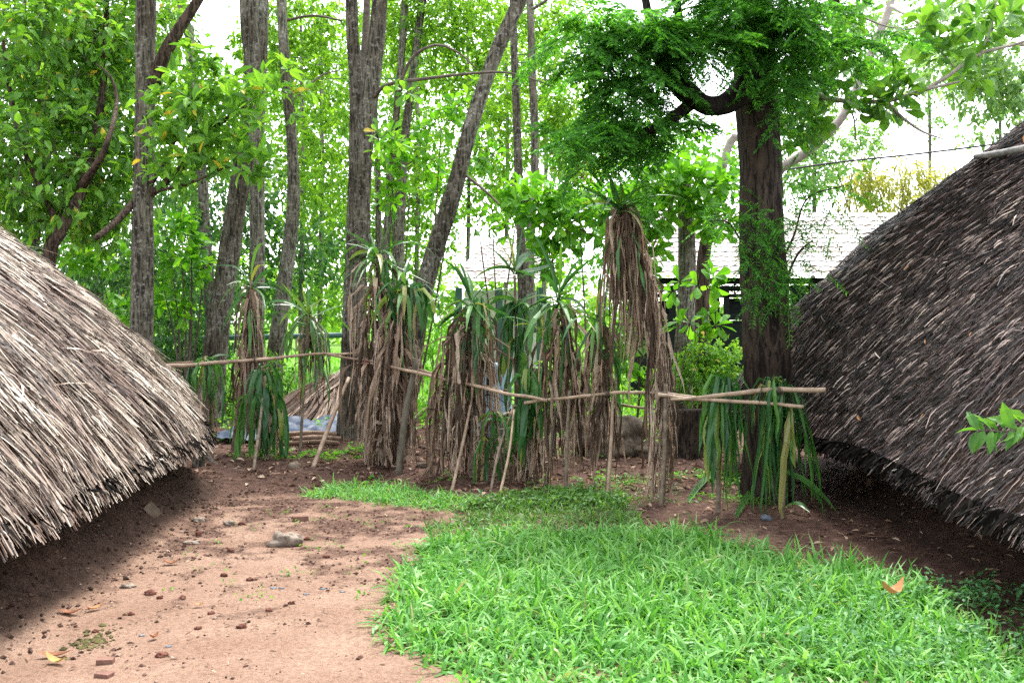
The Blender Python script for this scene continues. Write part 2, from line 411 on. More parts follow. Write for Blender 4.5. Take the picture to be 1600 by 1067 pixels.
def ground_mat():
    m, N, L, out = new_mat('ground')
    tc = N.new('ShaderNodeTexCoord')
    def noise(sc, det=6, ro=.6, st=None):
        n = N.new('ShaderNodeTexNoise'); n.inputs['Scale'].default_value = sc; n.inputs['Detail'].default_value = det
        n.inputs['Roughness'].default_value = ro
        L.new(tc.outputs['Object'], n.inputs['Vector']); return n
    def mix(f, a, b, mode='MIX'):
        x = N.new('ShaderNodeMixRGB'); x.blend_type = mode
        for s, v in ((x.inputs[0], f), (x.inputs[1], a), (x.inputs[2], b)):
            if hasattr(v, 'is_linked') or hasattr(v, 'links'): L.new(v, s)
            elif isinstance(v, tuple): s.default_value = (*v, 1)
            else: s.default_value = v
        return x.outputs[0]
    n1, n2, n3, n4 = noise(1.7, 7), noise(9, 9, .7), noise(60, 6, .7), noise(22, 10, .78)
    sand = ramp(N, [(.3, (.21, .130, .092)), (.7, (.30, .203, .150))]); L.new(n1.outputs[0], sand.inputs[0])
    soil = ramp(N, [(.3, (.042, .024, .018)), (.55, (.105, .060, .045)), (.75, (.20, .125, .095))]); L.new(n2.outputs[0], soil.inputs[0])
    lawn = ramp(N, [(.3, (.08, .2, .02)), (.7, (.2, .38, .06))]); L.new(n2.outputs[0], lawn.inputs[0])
    bank = ramp(N, [(.3, (.034, .021, .016)), (.7, (.10, .064, .047))]); L.new(n2.outputs[0], bank.inputs[0])  # moist brown earth, with the shade under the eaves darkened into its colour
    a1 = N.new('ShaderNodeAttribute'); a1.attribute_name = 'soil'
    a2 = N.new('ShaderNodeAttribute'); a2.attribute_name = 'lawn'
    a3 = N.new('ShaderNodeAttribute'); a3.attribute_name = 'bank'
    # ragged edge between the soils
    def rag(att, amt):
        s = N.new('ShaderNodeMath'); s.operation = 'MULTIPLY_ADD'; s.inputs[1].default_value = amt; s.inputs[2].default_value = -amt * .5
        L.new((n4 if amt > 1 else n2).outputs[0], s.inputs[0])
        t = N.new('ShaderNodeMath'); t.operation = 'ADD'; L.new(s.outputs[0], t.inputs[0]); L.new(att.outputs['Fac'], t.inputs[1])
        r = ramp(N, [(.28, (0, 0, 0)), (.74, (1, 1, 1))]); L.new(t.outputs[0], r.inputs[0]); return r.outputs[0]
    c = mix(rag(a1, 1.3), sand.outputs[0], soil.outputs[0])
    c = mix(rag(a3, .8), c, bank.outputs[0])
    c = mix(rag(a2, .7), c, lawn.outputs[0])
    fine = ramp(N, [(.3, (.72, .7, .68)), (.7, (1.18, 1.18, 1.18))]); L.new(n3.outputs[0], fine.inputs[0])
    c = mix(1.0, c, fine.outputs[0], 'MULTIPLY')
    n5 = noise(210, 4, .8); n6 = noise(34, 8, .85)
    grit = ramp(N, [(.34, (.55, .52, .5)), (.5, (1, 1, 1)), (.72, (1.28, 1.25, 1.2))]); L.new(n5.outputs[0], grit.inputs[0])
    c = mix(1.0, c, grit.outputs[0], 'MULTIPLY')
    stain = ramp(N, [(.36, (.62, .58, .55)), (.52, (1, 1, 1)), (.7, (1.12, 1.1, 1.08))]); L.new(n6.outputs[0], stain.inputs[0])
    c = mix(1.0, c, stain.outputs[0], 'MULTIPLY')
    p = N.new('ShaderNodeBsdfPrincipled'); p.inputs['Roughness'].default_value = .9; p.inputs['Specular IOR Level'].default_value = .12
    L.new(c, p.inputs['Base Color'])
    ad = N.new('ShaderNodeMath'); ad.operation = 'MULTIPLY_ADD'; ad.inputs[1].default_value = .6
    L.new(n3.outputs[0], ad.inputs[0]); L.new(n2.outputs[0], ad.inputs[2])
    b = N.new('ShaderNodeBump'); b.inputs['Strength'].default_value = .55; b.inputs['Distance'].default_value = .03
    L.new(ad.outputs[0], b.inputs['Height']); L.new(b.outputs[0], p.inputs['Normal'])
    L.new(p.outputs[0], out.inputs[0])
    return m

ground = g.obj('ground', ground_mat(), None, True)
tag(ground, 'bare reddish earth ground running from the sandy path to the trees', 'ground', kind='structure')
def attr(o, name, val):
    at_ = o.data.attributes.new(name, 'FLOAT', 'POINT'); at_.data.foreach_set('value', val.astype(np.float32).ravel())
gw = .35 * (vnoise(GX, GY, .5, 21) - .5) + .6 * (vnoise(GX, GY, 1.5, 22) - .5)
# sandy path: everything between the bank and the lawn, up to the fence
PATH_L = -2.35
soil = sstep(7.8, 9.8, GY + gw * 2.4 + .3 * np.abs(GX + 1.3))
soil = np.maximum(soil, sstep(-.25, .9, GX - .2 + gw) * sstep(6.6, 8.4, GY))
soil = np.maximum(soil, sstep(1.5, 2.3, GX + gw * .5))
deb = vnoise(GX, GY, .3, 31) * .45 + vnoise(GX, GY, .11, 33) * .55 + .10 * sstep(5.2, 8.5, GY) - .07 * sstep(-1.0, -.2, GX)
deb = deb * .72 + .28 * vnoise(GX, GY, .055, 35)
soil = np.maximum(soil, .46 * sstep(.40, .74, deb + .05 * sstep(6.0, 7.5, GY)) * sstep(4.6, 5.8, GY + gw) + .11 + .15 * sstep(5.2, 8.2, GY + gw))
attr(ground, 'soil', np.clip(soil, 0, 1))
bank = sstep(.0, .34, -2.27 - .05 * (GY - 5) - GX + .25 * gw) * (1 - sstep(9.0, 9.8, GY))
bank = np.maximum(bank, sstep(2.8, 3.2, GX + .3 * gw) * (1 - sstep(9.8, 11, GY)))  # shadow under the dark hut's eave, put into the ground colour
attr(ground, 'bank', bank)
attr(ground, 'lawn', sstep(15, 19, GY + gw * 2))

# ------------------------------------------------------------------ leaves
LEAF8 = ([(0, 0, 0), (.33, -.5, .08), (.33, 0, 0), (.33, .5, .08), (.7, -.38, .0), (.7, 0, -.07), (.7, .38, .0), (1, 0, -.2)],
         [(0, 2, 1), (0, 3, 2), (1, 2, 5, 4), (2, 3, 6, 5), (4, 5, 7), (5, 6, 7)])
OBOV = ([(0, 0, 0), (.3, -.22, .03), (.3, 0, 0), (.3, .22, .03), (.72, -.5, .05), (.72, 0, -.04), (.72, .5, .05), (.93, -.3, -.04), (1, 0, -.1), (.93, .3, -.04)],
        [(0, 2, 1), (0, 3, 2), (1, 2, 5, 4), (2, 3, 6, 5), (4, 5, 8, 7), (5, 6, 9, 8)])
LEAF4 = ([(0, 0, 0), (.42, -.5, .1), (1, 0, -.12), (.42, .5, .1)], [(0, 1, 2, 3)])

def rdir(n):
    return norm(rng.normal(size=(n, 3)))

def put_leaves(geo, B, D, L, W, tpl=LEAF8, up=.8):
    """leaves at B pointing along D, upper side roughly skyward"""
    n = len(B); D = norm(D)
    U = np.tile(A((0, 0, 1.)), (n, 1)) * up + rng.normal(size=(n, 3)) * .45
    S = norm(np.cross(U, D)); Z = np.cross(D, S)
    geo.template(tpl[0], tpl[1], B, D, S, Z, L, W, L)

def blob(px, py, Y, rx, ry, dr=None):
    c = at(px, py, Y); s = Y / F
    return c, A((rx * s, dr if dr else .7 * (rx + ry) / 2 * s, ry * s))

def cloud(geo, blobs, twigs, per, L, aspect=.45, tpl=LEAF8, droop=.35, spread=.22, twig_geo=None, hang=0.0):
    """twigs of leaves scattered through ellipsoids; twigs in proportion to the size of each blob"""
    vol = A([b[1][0] * b[1][2] for b in blobs]); vol = vol / vol.sum()
    for (c, r), f in zip(blobs, vol):
        n = max(3, int(twigs * f))
        q = rdir(n) * (rng.random((n, 1)) ** .42)
        T = c + q * r
        tip = norm(q * A((1, 1, .6)) + rdir(n) * .7 + A((0, 0, -hang)))
        tl = spread * (.7 + .6 * rng.random((n, 1)))
        k = per
        t = rng.random((n, k, 1)) ** .8
        B = T[:, None] + tip[:, None] * tl[:, None] * t + rng.normal(size=(n, k, 3)) * spread * .16
        side = rng.normal(size=(n, k, 3))
        D = tip[:, None] * .7 + side * .75 + A((0, 0, -droop))
        B, D = B.reshape(-1, 3), D.reshape(-1, 3)
        l = L * (.6 + .7 * rng.random(n * k))
        put_leaves(geo, B, D, l, l * aspect * (.8 + .4 * rng.random(n * k)), tpl)
        if twig_geo is not None:
            P = np.stack([T - tip * .18, T + tip * tl * .5, T + tip * tl], 1)
            w = norm(np.cross(tip, rdir(n))) * .004
            twig_geo.strips(P, np.repeat(w[:, None], 3, 1))

def whorls(geo, pts, dirs, per, L, aspect=.48, tpl=OBOV, up=.3):
    """rosettes of big leaves at twig tips"""
    pts, dirs = A(pts), norm(A(dirs)); n = len(pts)
    a0 = rng.random((n, 1)) * 6.28
    a = a0 + np.arange(per)[None] * 2 * np.pi / per + rng.normal(size=(n, per)) * .25
    ref = np.where(np.abs(dirs[:, 2:3]) > .8, A((1., 0, 0)), A((0, 0, 1.)))
    u = norm(np.cross(dirs, ref)); v = np.cross(dirs, u)
    D = (np.cos(a)[..., None] * u[:, None] + np.sin(a)[..., None] * v[:, None]) + dirs[:, None] * (.25 + .5 * rng.random((n, per, 1))) + A((0, 0, -.12))
    B = np.repeat(pts[:, None], per, 1) + D * .012
    D = D.reshape(-1, 3)
    l = L * (.65 + .55 * rng.random(n * per))
    put_leaves(geo, B.reshape(-1, 3), D, l, l * aspect, tpl, .7)

def whorl_cloud(geo, blobs, count, per, L, aspect=.48, tpl=OBOV, twig_geo=None, root=None):
    vol = A([b[1][0] * b[1][2] for b in blobs]); vol = vol / vol.sum()
    for (c, r), f in zip(blobs, vol):
        n = max(2, int(round(count * f)))
        q = rdir(n) * (rng.random((n, 1)) ** .45)
        P = c + q * r
        d = norm(q + rdir(n) * .4 + A((0, 0, .35)))
        whorls(geo, P, d, per, L, aspect, tpl)
        if twig_geo is not None:
            for i in range(n):
                e = c + q[i] * r * .3 if root is None else root
                h = Geo(); h.tube([e + (P[i] - e) * .25, e + (P[i] - e) * .6 + A((0, 0, -.03)), P[i]], [.008, .006, .004], 5, 5, cap=False); twig_geo.append(h)

def fronds(geo, B, D, L, pairs=10, ll=.05, lw=.013, droop=.5):
    """feathery compound leaves: a thin rachis with rows of leaflets"""
    n = len(B); D = norm(D)
    t = np.linspace(0, 1, 6)
    G = A((0, 0, -1.))
    P = B[:, None] + D[:, None] * (L[:, None, None] * t[None, :, None]) + G * (droop * L[:, None, None] * (t ** 2)[None, :, None])
    S = norm(np.cross(D, np.tile(A((0, 0, 1.)), (n, 1)) + rng.normal(size=(n, 3)) * .35))
    geo.strips(P, np.repeat(S[:, None] * .002, 6, 1))
    tt = np.linspace(.12, 1, pairs)
    for k, tk in enumerate(tt):
        base = B + D * (L * tk)[:, None] + G * (droop * L * tk ** 2)[:, None]
        tang = norm(D + G * (2 * droop * tk))
        sz = ll * (1.1 - .55 * abs(tk - .45)) * (L / np.mean(L))
        for sgn in (-1, 1):
            d = S * sgn + tang * .55 + rng.normal(size=(n, 3)) * .12
            put_leaves(geo, base, d, sz * (.85 + .3 * rng.random(n)), np.full(n, lw) * (.8 + .4 * rng.random(n)), LEAF4, .9)

# ------------------------------------------------------------------ trees
def px_path(pts):
    """(px, py, Y, width px) -> points and radii"""
    P = [at(p[0], p[1], p[2]) for p in pts]
    r = [p[3] * .5 * p[2] / F for p in pts]
    return P, r

def tree(name, label, trunk, mat, cat='tree', group=None, rough=.10, fiss=.012, seg=22, flare=1.25, ground_base=True):
    if mat is not M['bark_black']: trunk = [(a, b, Y, w * .86) for a, b, Y, w in trunk]
    P, r = px_path(trunk)
    if ground_base:                                           # carry the trunk down to the soil
        b = P[-1].copy(); b[2] = float(hgt(b[0], b[1])) - .05
        if P[-1][2] - b[2] > .25:
            P.append(b + A((0, 0, .25))); r.append(r[-1])
        P.append(b); r.append(r[-1] * flare)
    root = thing(name, label, cat, (P[-1][0], P[-1][1], P[-1][2] + .05), group)
    g = Geo()
    ln = sum(np.linalg.norm(P[i + 1] - P[i]) for i in range(len(P) - 1))
    g.tube(P[::-1], r[::-1], seg, int(max(24, ln / .06)), rough, random.randint(1, 99), True, fiss)
    g.obj('trunk', mat, root, True)
    return root

def limb(root, paths, mat, name='limb', seg=9):
    for pts in paths:
        P, r = px_path(pts)
        g = Geo(); g.tube(P, r, seg, 6 * len(P), .12, random.randint(1, 99), True)
        g.obj(name, mat, next((c for c in root.children if c.name.startswith('trunk')), root), True)   # a limb grows from its trunk

def crown(root, mat, fn, name='crown'):
    g = Geo(); fn(g); return g.obj(name, mat, root)

# tall grey trunk in front of the pale hut's far end
t = tree('straight_tree', 'straight grey barked tree rising just behind the pale thatched roof', [(228, -420, 11.6, 32), (228, 0, 11.6, 36), (226, 220, 11.6, 37), (223, 400, 11.6, 40), (221, 560, 11.6, 42)], M['bark'])
limb(t, [[(240, 130, 11.6, 22), (262, 75, 11.5, 20), (310, 0, 11.45, 15), (350, -70, 11.45, 12)],
         [(235, 305, 11.6, 12), (285, 260, 11.3, 10), (330, 205, 11.1, 8), (385, 165, 10.8, 5)],
         [(235, 290, 11.6, 8), (262, 245, 11.2, 6), (300, 150, 11.0, 4)],
         [(210.8, 315, 11.6, 13), (180, 348, 11.3, 11), (150, 372, 11.0, 9)],
         [(240, 300, 11.6, 6), (300, 285, 10.9, 5), (352, 262, 10.7, 3)]], M['bark_brown'])
def f(g):
    whorl_cloud(g, [blob(345, 165, 10.7, 95, 55), blob(430, 140, 10.6, 50, 55), blob(405, 255, 10.6, 65, 28), blob(290, 210, 10.9, 50, 75), blob(300, 110, 10.9, 50, 40), blob(350, 230, 10.8, 60, 40)], 88, 7, .19, .36, LEAF8)
    cloud(g, [blob(300, 200, 11.1, 60, 110), blob(330, 130, 11.1, 60, 40)], 130, 9, .12)
crown(t, M['leaf_mid'], f)

# bushy trees on the left
t = tree('bushy_tree', 'bushy tree with slanting dark trunk behind the pale roof at far left', [(168, -40, 12.6, 9), (160, 150, 12.4, 13), (130, 290, 12, 20), (95, 360, 11.8, 24), (75, 420, 11.8, 27)], M['bark_brown'])
limb(t, [[(130, 290, 11.5, 14), (165, 230, 11.2, 9), (182, 160, 11.8, 6), (172, 120, 11.8, 4), (150, 100, 11.8, 2)],
         [(95, 360, 11.8, 11), (40, 240, 11.9, 8), (15, 140, 12, 6), (5, 60, 12, 5)]], M['bark_brown'])
tw = Geo()
crown(t, M['leaf_mid'], lambda g: cloud(g, [blob(60, 60, 12.4, 130, 110), blob(50, 250, 12.0, 120, 110), blob(160, 180, 12.8, 80, 130), blob(150, 330, 12.6, 80, 60), blob(190, 40, 13, 90, 70)], 900, 9, .14, .46, LEAF8, .5, .3, tw))
tw.obj('twig', M['twig'], t)
t = tree('slender_tree', 'slender tree with small dark leaves at the far left edge', [(55, -100, 15, 12), (62, 60, 15, 16), (66, 120, 15, 17), (60, 300, 15, 18), (50, 450, 15, 20)], M['bark_brown'], seg=12)
crown(t, M['leaf_dark'], lambda g: cloud(g, [blob(30, 120, 15, 130, 170), blob(130, 250, 15.5, 110, 120), blob(40, 330, 15, 100, 80), blob(250, 420, 16, 100, 90)], 900, 9, .12, .42, LEAF4, .5, .35))
t = tree('shade_tree', 'tree of dark drooping leaves behind the straight grey trunk', [(150, 60, 18, 14), (150, 200, 18, 18), (154, 420, 18, 14), (156, 500, 18, 16)], M['bark_pale'], seg=12)
crown(t, M['leaf_dark'], lambda g: cloud(g, [blob(280, 450, 18, 70, 90), blob(130, 420, 18, 110, 80), blob(200, 520, 17.5, 120, 40), blob(260, 310, 18.5, 70, 60), blob(160, 60, 18.5, 140, 90)], 850, 9, .16, .32, LEAF4, .9, .35, hang=.5))
t = thing('broadleaf_shrub', 'shrub of large glowing yellow-green leaves right of the straight grey trunk', 'shrub', (at(285, 600, 14.5)[0], 14.5, .03))
tw = Geo(); b0 = A((at(285, 600, 14.5)[0], 14.5, .03))
for e in [(262, 370), (300, 340), (285, 420), (320, 400), (256, 450), (300, 470)]:
    tw = Geo(); tw.tube([b0, b0 * .5 + at(*e, 14.5) * .5 + A((.05, 0, .1)), at(*e, 14.4)], [.02, .014, .006], 6, 10); tw.obj('stem', M['twig'], t)
crown(t, M['leaf_bright'], lambda g: whorl_cloud(g, [blob(280, 350, 14.4, 45, 35), blob(290, 410, 14.4, 50, 45), blob(270, 480, 14.3, 40, 40), blob(140, 400, 14, 60, 40), blob(190, 480, 14, 30, 30)], 75, 6, .2, .5, LEAF8), 'foliage')

# trunks in the middle
t = tree('mottled_tree', 'thin pale mottled trunk leaning between the straight grey and brown trunks', [(262, -120, 16, 13), (282, 0, 16, 15), (296, 60, 16, 16), (312, 220, 16, 19), (322, 380, 16, 20), (330, 520, 16, 22)], M['bark_pale'], seg=14)
crown(t, M['leaf_far'], lambda g: cloud(g, [blob(250, 20, 16.5, 60, 60), blob(330, 190, 17, 70, 80), blob(270, -60, 16, 90, 50)], 220, 9, .12, .42, LEAF4))
t = tree('curving_tree', 'brown ridged trunk curving left towards its foot beside the blue tarp', [(388, -400, 14.5, 26), (388, 0, 14.5, 30), (394, 90, 14.5, 31), (388, 200, 14.5, 34), (362, 370, 14.5, 38), (340, 520, 14.5, 42), (328, 640, 14.5, 50)], M['bark'])
crown(t, M['leaf_mid'], lambda g: cloud(g, [blob(400, -190, 14.5, 170, 80)], 60, 8, .14))
t = tree('pale_tree', 'pale grey trunk standing close behind the brown curving trunk', [(420, -300, 15.6, 22), (408, 60, 15.6, 24), (402, 220, 15.6, 26), (402, 400, 15.6, 28), (398, 560, 15.6, 32)], M['bark_pale'])
crown(t, M['leaf_far'], lambda g: cloud(g, [blob(430, -150, 15.6, 120, 70)], 40, 8, .14))
t = tree('swaying_tree', 'tall pale trunk swaying gently, left of the twin trunk tree', [(438, -200, 17, 17), (440, 0, 17, 18), (446, 110, 17, 20), (456, 220, 17, 20), (458, 330, 17, 24), (446, 430, 17, 27), (430, 560, 17, 32)], M['bark_pale'])
limb(t, [[(448, 32, 17, 4), (490, 25, 17, 4), (535, 33, 17, 3)], [(455, 160, 17, 5), (500, 120, 17.3, 3), (530, 110, 17.5, 2)]], M['twig'], 'limb', 6)
crown(t, M['leaf_far'], lambda g: cloud(g, [blob(490, 110, 18.5, 60, 90), blob(420, 60, 18, 50, 50), blob(500, 260, 18.5, 60, 90), blob(480, 20, 18, 70, 40)], 420, 9, .14, .42, LEAF4))
t = tree('twin_trunk_tree', 'big twin trunk tree behind the tallest dried plants in the centre', [(545, -400, 12.6, 20), (549, 0, 12.6, 23), (556, 130, 12.6, 25), (557, 260, 12.6, 28), (556, 400, 12.6, 40), (553, 560, 12.6, 48), (549, 690, 12.6, 60)], M['bark'], flare=1.3)
limb(t, [[(566, 400, 12.5, 26), (566, 300, 12.4, 27), (574, 180, 12.4, 27), (585, 90, 12.4, 27), (593, 0, 12.4, 24), (605, -300, 12.4, 20)]], M['bark'], 'stem', 20)
limb(t, [[(562, 150, 13, 13), (571, 60, 13.2, 12), (575, -60, 13.4, 10)],
         [(585, 152, 12.3, 7), (605, 133, 12.1, 6), (660, 124, 11.9, 5), (740, 115, 11.7, 4), (800, 115, 11.6, 3), (870, 137, 11.5, 2)],
         [(625, 130, 12, 6), (645, 90, 11.9, 5), (680, 71, 11.8, 4), (715, 82, 11.8, 3), (745, 108, 11.8, 2)]], M['twig'])
crown(t, M['leaf_mid'], lambda g: (cloud(g, [blob(560, -170, 12.6, 160, 70)], 50, 8, .14), whorl_cloud(g, [blob(628, 145, 11.9, 30, 20), blob(600, 215, 11.8, 40, 25)], 8, 6, .17, .48)))
t = tree('forked_tree', 'slim forked tree with light green foliage in the gap behind the twin trunk', [(640, -120, 19, 13), (631, 30, 19, 14), (626, 110, 19, 14), (615, 220, 19, 14), (607, 330, 19, 15), (600, 440, 19, 16)], M['bark_pale'], seg=12)
limb(t, [[(620, 480, 19, 20), (625, 330, 19, 18), (632, 220, 19, 14), (645, 120, 19, 13), (660, 0, 19, 13), (670, -100, 19, 11)], [(592, 460, 19.4, 11), (590, 260, 19.5, 9), (582, 120, 19.5, 8)]], M['bark_pale'], 'stem', 10)
crown(t, M['leaf_far'], lambda g: cloud(g, [blob(690, 60, 19.5, 110, 90), blob(620, 30, 19.5, 50, 60), blob(720, 20, 19, 90, 60), blob(640, 240, 19.5, 50, 60), blob(740, 160, 19.5, 40, 60)], 760, 9, .14, .42, LEAF4))
t = tree('leaning_tree', 'dark trunk leaning steeply to the right from behind the dried plants', [(905, -220, 12.2, 22), (812, 0, 12.2, 26), (772, 90, 12.2, 27), (735, 200, 12.2, 29), (712, 290, 12.2, 31), (680, 390, 12.2, 34), (652, 490, 12.2, 38), (632, 600, 12.2, 44), (624, 680, 12.2, 50)], M['bark'])
limb(t, [[(720, 268, 12.2, 5), (760, 300, 12.1, 4), (790, 330, 12, 3)]], M['twig'], 'limb', 6)
crown(t, M['leaf_mid'], lambda g: cloud(g, [blob(890, -190, 12.2, 120, 60)], 40, 8, .13))
t = tree('paired_tree', 'two slim grey trunks standing close together right of the leaning trunk', [(800, -120, 16, 11), (803, 60, 16, 14), (808, 200, 16, 15), (812, 330, 16, 17), (818, 470, 16, 20)], M['bark'], seg=12)
limb(t, [[(832, 520, 15.8, 16), (828, 390, 15.8, 14), (836, 250, 15.8, 13), (832, 120, 15.8, 12), (828, 0, 15.8, 11), (826, -100, 15.8, 10)], [(834, 14, 15.8, 5), (870, -10, 15.6, 4), (900, -30, 15.6, 3)]], M['bark_pale'], 'stem', 10)
crown(t, M['leaf_far'], lambda g: cloud(g, [blob(875, 130, 17, 45, 110), blob(850, 30, 17, 60, 40), blob(790, 230, 17.5, 50, 60), blob(780, 150, 17.5, 40, 50), blob(900, 230, 17, 50, 50)], 420, 9, .135, .42, LEAF4))
for x, y in [(868, 215), (878, 240), (890, 255), (908, 262), (872, 265), (915, 250), (895, 275), (930, 270), (865, 230), (905, 235), (862, 285), (883, 290)]:
    for k in range(7):
        B = at(x, y, 15.5)[None] + rng.normal(size=(1, 3)) * .09
        crown(t, M['pod'], lambda g: put_leaves(g, B, A([[0, 0, -1.]]) + rng.normal(size=(1, 3)) * .25, A([.09 + .07 * random.random()]), A([.025]), LEAF4), 'seed_pod')

# undergrowth trees with big glowing leaves behind the fence
def bush(name, label, base, stems, blobs, count, per, L, asp, mat, tpl=OBOV, small=None, sr=.018):
    b0 = A((at(base[0], 0, base[1])[0], base[1], 0)); b0[2] = float(hgt(b0[0], b0[1])) - .02
    t = thing(name, label, 'shrub', b0)
    for e in stems:
        g = Geo(); p = at(*e)
        g.tube([b0, b0 * .6 + p * .4 + A((random.uniform(-.1, .1), 0, .1)), p], [sr, sr * .75, sr * .35], 7, 14, .1, 3)
        g.obj('stem', M['twig'], t, True)
    gw_ = []
    g = Geo()
    if count: whorl_cloud(g, blobs, count, per, L, asp, tpl, gw_)
    if small: cloud(g, *small)
    g.obj('foliage', mat, t)
    for h in gw_: h.obj('twig', M['twig'], t, True)
    return t
bush('broadleaf_shrub', 'tall shrub of big glossy whorled leaves between leaning trunk and black tree', (925, 11.8),
     [(850, 330, 11.6), (905, 330, 11.6), (960, 290, 11.8), (1020, 330, 12), (1060, 290, 12.2)],
     [blob(840, 310, 11.6, 45, 40), blob(885, 350, 11.6, 50, 50), blob(950, 330, 12, 60, 50), blob(1010, 320, 12.2, 50, 50), blob(1075, 290, 12.4, 80, 45), blob(1000, 400, 12.3, 45, 40), blob(860, 400, 11.8, 40, 30), blob(1120, 330, 12.4, 40, 40)],
     250, 7, .19, .5, M['leaf_bright'])
bush('whorled_sapling', 'young sapling of whorled leaves in front of the grey snapped trunk', (1046, 9.9),
     [(1092, 428, 9.8), (1110, 505, 9.8), (1062, 450, 9.8)],
     [blob(1098, 440, 9.8, 24, 18), blob(1075, 505, 9.8, 25, 20), blob(1120, 505, 9.8, 20, 18), blob(1060, 450, 9.8, 16, 14)], 16, 6, .17, .48, M['leaf_bright'], sr=.008)
bush('leafy_climber', 'mass of heart shaped leaves climbing between the two middle dried plants', (990, 12.6),
     [(985, 500, 12.5), (1000, 540, 12.5)], [blob(985, 540, 12.5, 32, 50), blob(1000, 590, 12.5, 22, 26)], 26, 6, .18, .62, M['leaf_bright'], LEAF8)
bush('red_flowered_shrub', 'dense small leaved shrub left of the black tree below the pavilion', (1115, 12.2),
     [(1090, 560, 12.2), (1130, 560, 12.2)], [], 0, 0, 0, 0, M['leaf_mid'], small=([blob(1095, 572, 12.2, 45, 36), blob(1135, 568, 12.2, 35, 30), blob(1085, 600, 12, 30, 30)], 240, 9, .07, .5, LEAF8, .2, .14))
t = bush('whorled_sapling', 'sapling with light green whorled leaves right of the twin trunk', (640, 13.6),
     [(600, 240, 13.2), (640, 300, 13), (690, 200, 13), (720, 230, 13)], [blob(600, 245, 13.2, 45, 28), blob(615, 300, 13, 40, 30), blob(680, 190, 13, 45, 22), blob(720, 165, 13, 40, 18), blob(660, 250, 13, 40, 30), blob(625, 210, 13, 30, 20), blob(700, 290, 13.4, 30, 40), blob(760, 240, 13.4, 30, 40)], 72, 6, .17, .5, M['leaf_bright'])
bush('whorled_sapling', 'sapling of light leaves under the leaning trunk near the far house', (770, 13.5),
     [(745, 335, 13), (770, 360, 13), (812, 300, 13)], [blob(750, 345, 13, 38, 15), blob(790, 350, 13, 30, 22), blob(815, 290, 13, 30, 25), blob(700, 350, 13, 18, 12)], 24, 6, .16, .5, M['leaf_bright'])

# snapped grey trunk and its neighbour
t = tree('snapped_tree', 'thick grey snapped trunk left of the black feathery tree', [(1068, 278, 12.8, 27), (1072, 340, 12.8, 30), (1073, 440, 12.8, 32), (1068, 560, 12.8, 36), (1064, 660, 12.8, 46)], M['bark_pale'], flare=1.3)
t = tree('reddish_tree', 'smooth reddish brown trunk close beside the grey snapped trunk', [(1130, 250, 13.4, 14), (1112, 340, 13.4, 18), (1100, 400, 13.4, 24), (1096, 500, 13.4, 30), (1092, 600, 13.4, 32)], M['bark_brown'], fiss=.003)
limb(t, [[(1112, 345, 13.4, 14), (1135, 240, 13.2, 13), (1150, 210, 13.1, 11)]], M['twig_pale'])
crown(t, M['leaf_bright'], lambda g: whorl_cloud(g, [blob(1130, 270, 13, 30, 25)], 8, 6, .18))

# black feathery tree at the right
t = tree('feathery_tree', 'massive black barked tree with dark feathery leaves in front of the pavilion', [(1178, -160, 8.9, 50), (1178, 60, 8.9, 62), (1180, 150, 8.9, 66), (1188, 260, 8.9, 67), (1190, 330, 8.9, 70), (1192, 420, 8.9, 72), (1199, 520, 8.9, 74), (1201, 640, 8.9, 74), (1196, 770, 8.9, 76)], M['bark_black'], rough=.10, fiss=.004, seg=30, flare=1.12)
limb(t, [[(1178, 120, 8.8, 54), (1155, 148, 8.6, 40), (1125, 165, 8.5, 30), (1100, 163, 8.4, 30), (1075, 145, 8.3, 34), (1045, 118, 8.3, 26), (1028, 85, 8.3, 18), (1018, 50, 8.3, 14), (1005, -20, 8.3, 12)],
         [(1088, 155, 8.4, 22), (1050, 185, 8.3, 18), (1010, 205, 8.2, 13), (950, 215, 8.2, 7)],
         [(1030, 90, 8.3, 16), (1060, 40, 8.2, 14), (1050, -30, 8.2, 12)],
         [(1190, 60, 8.9, 30), (1250, 30, 8.7, 18), (1310, 0, 8.6, 12)]], M['bark_soot'], 'limb', 16)
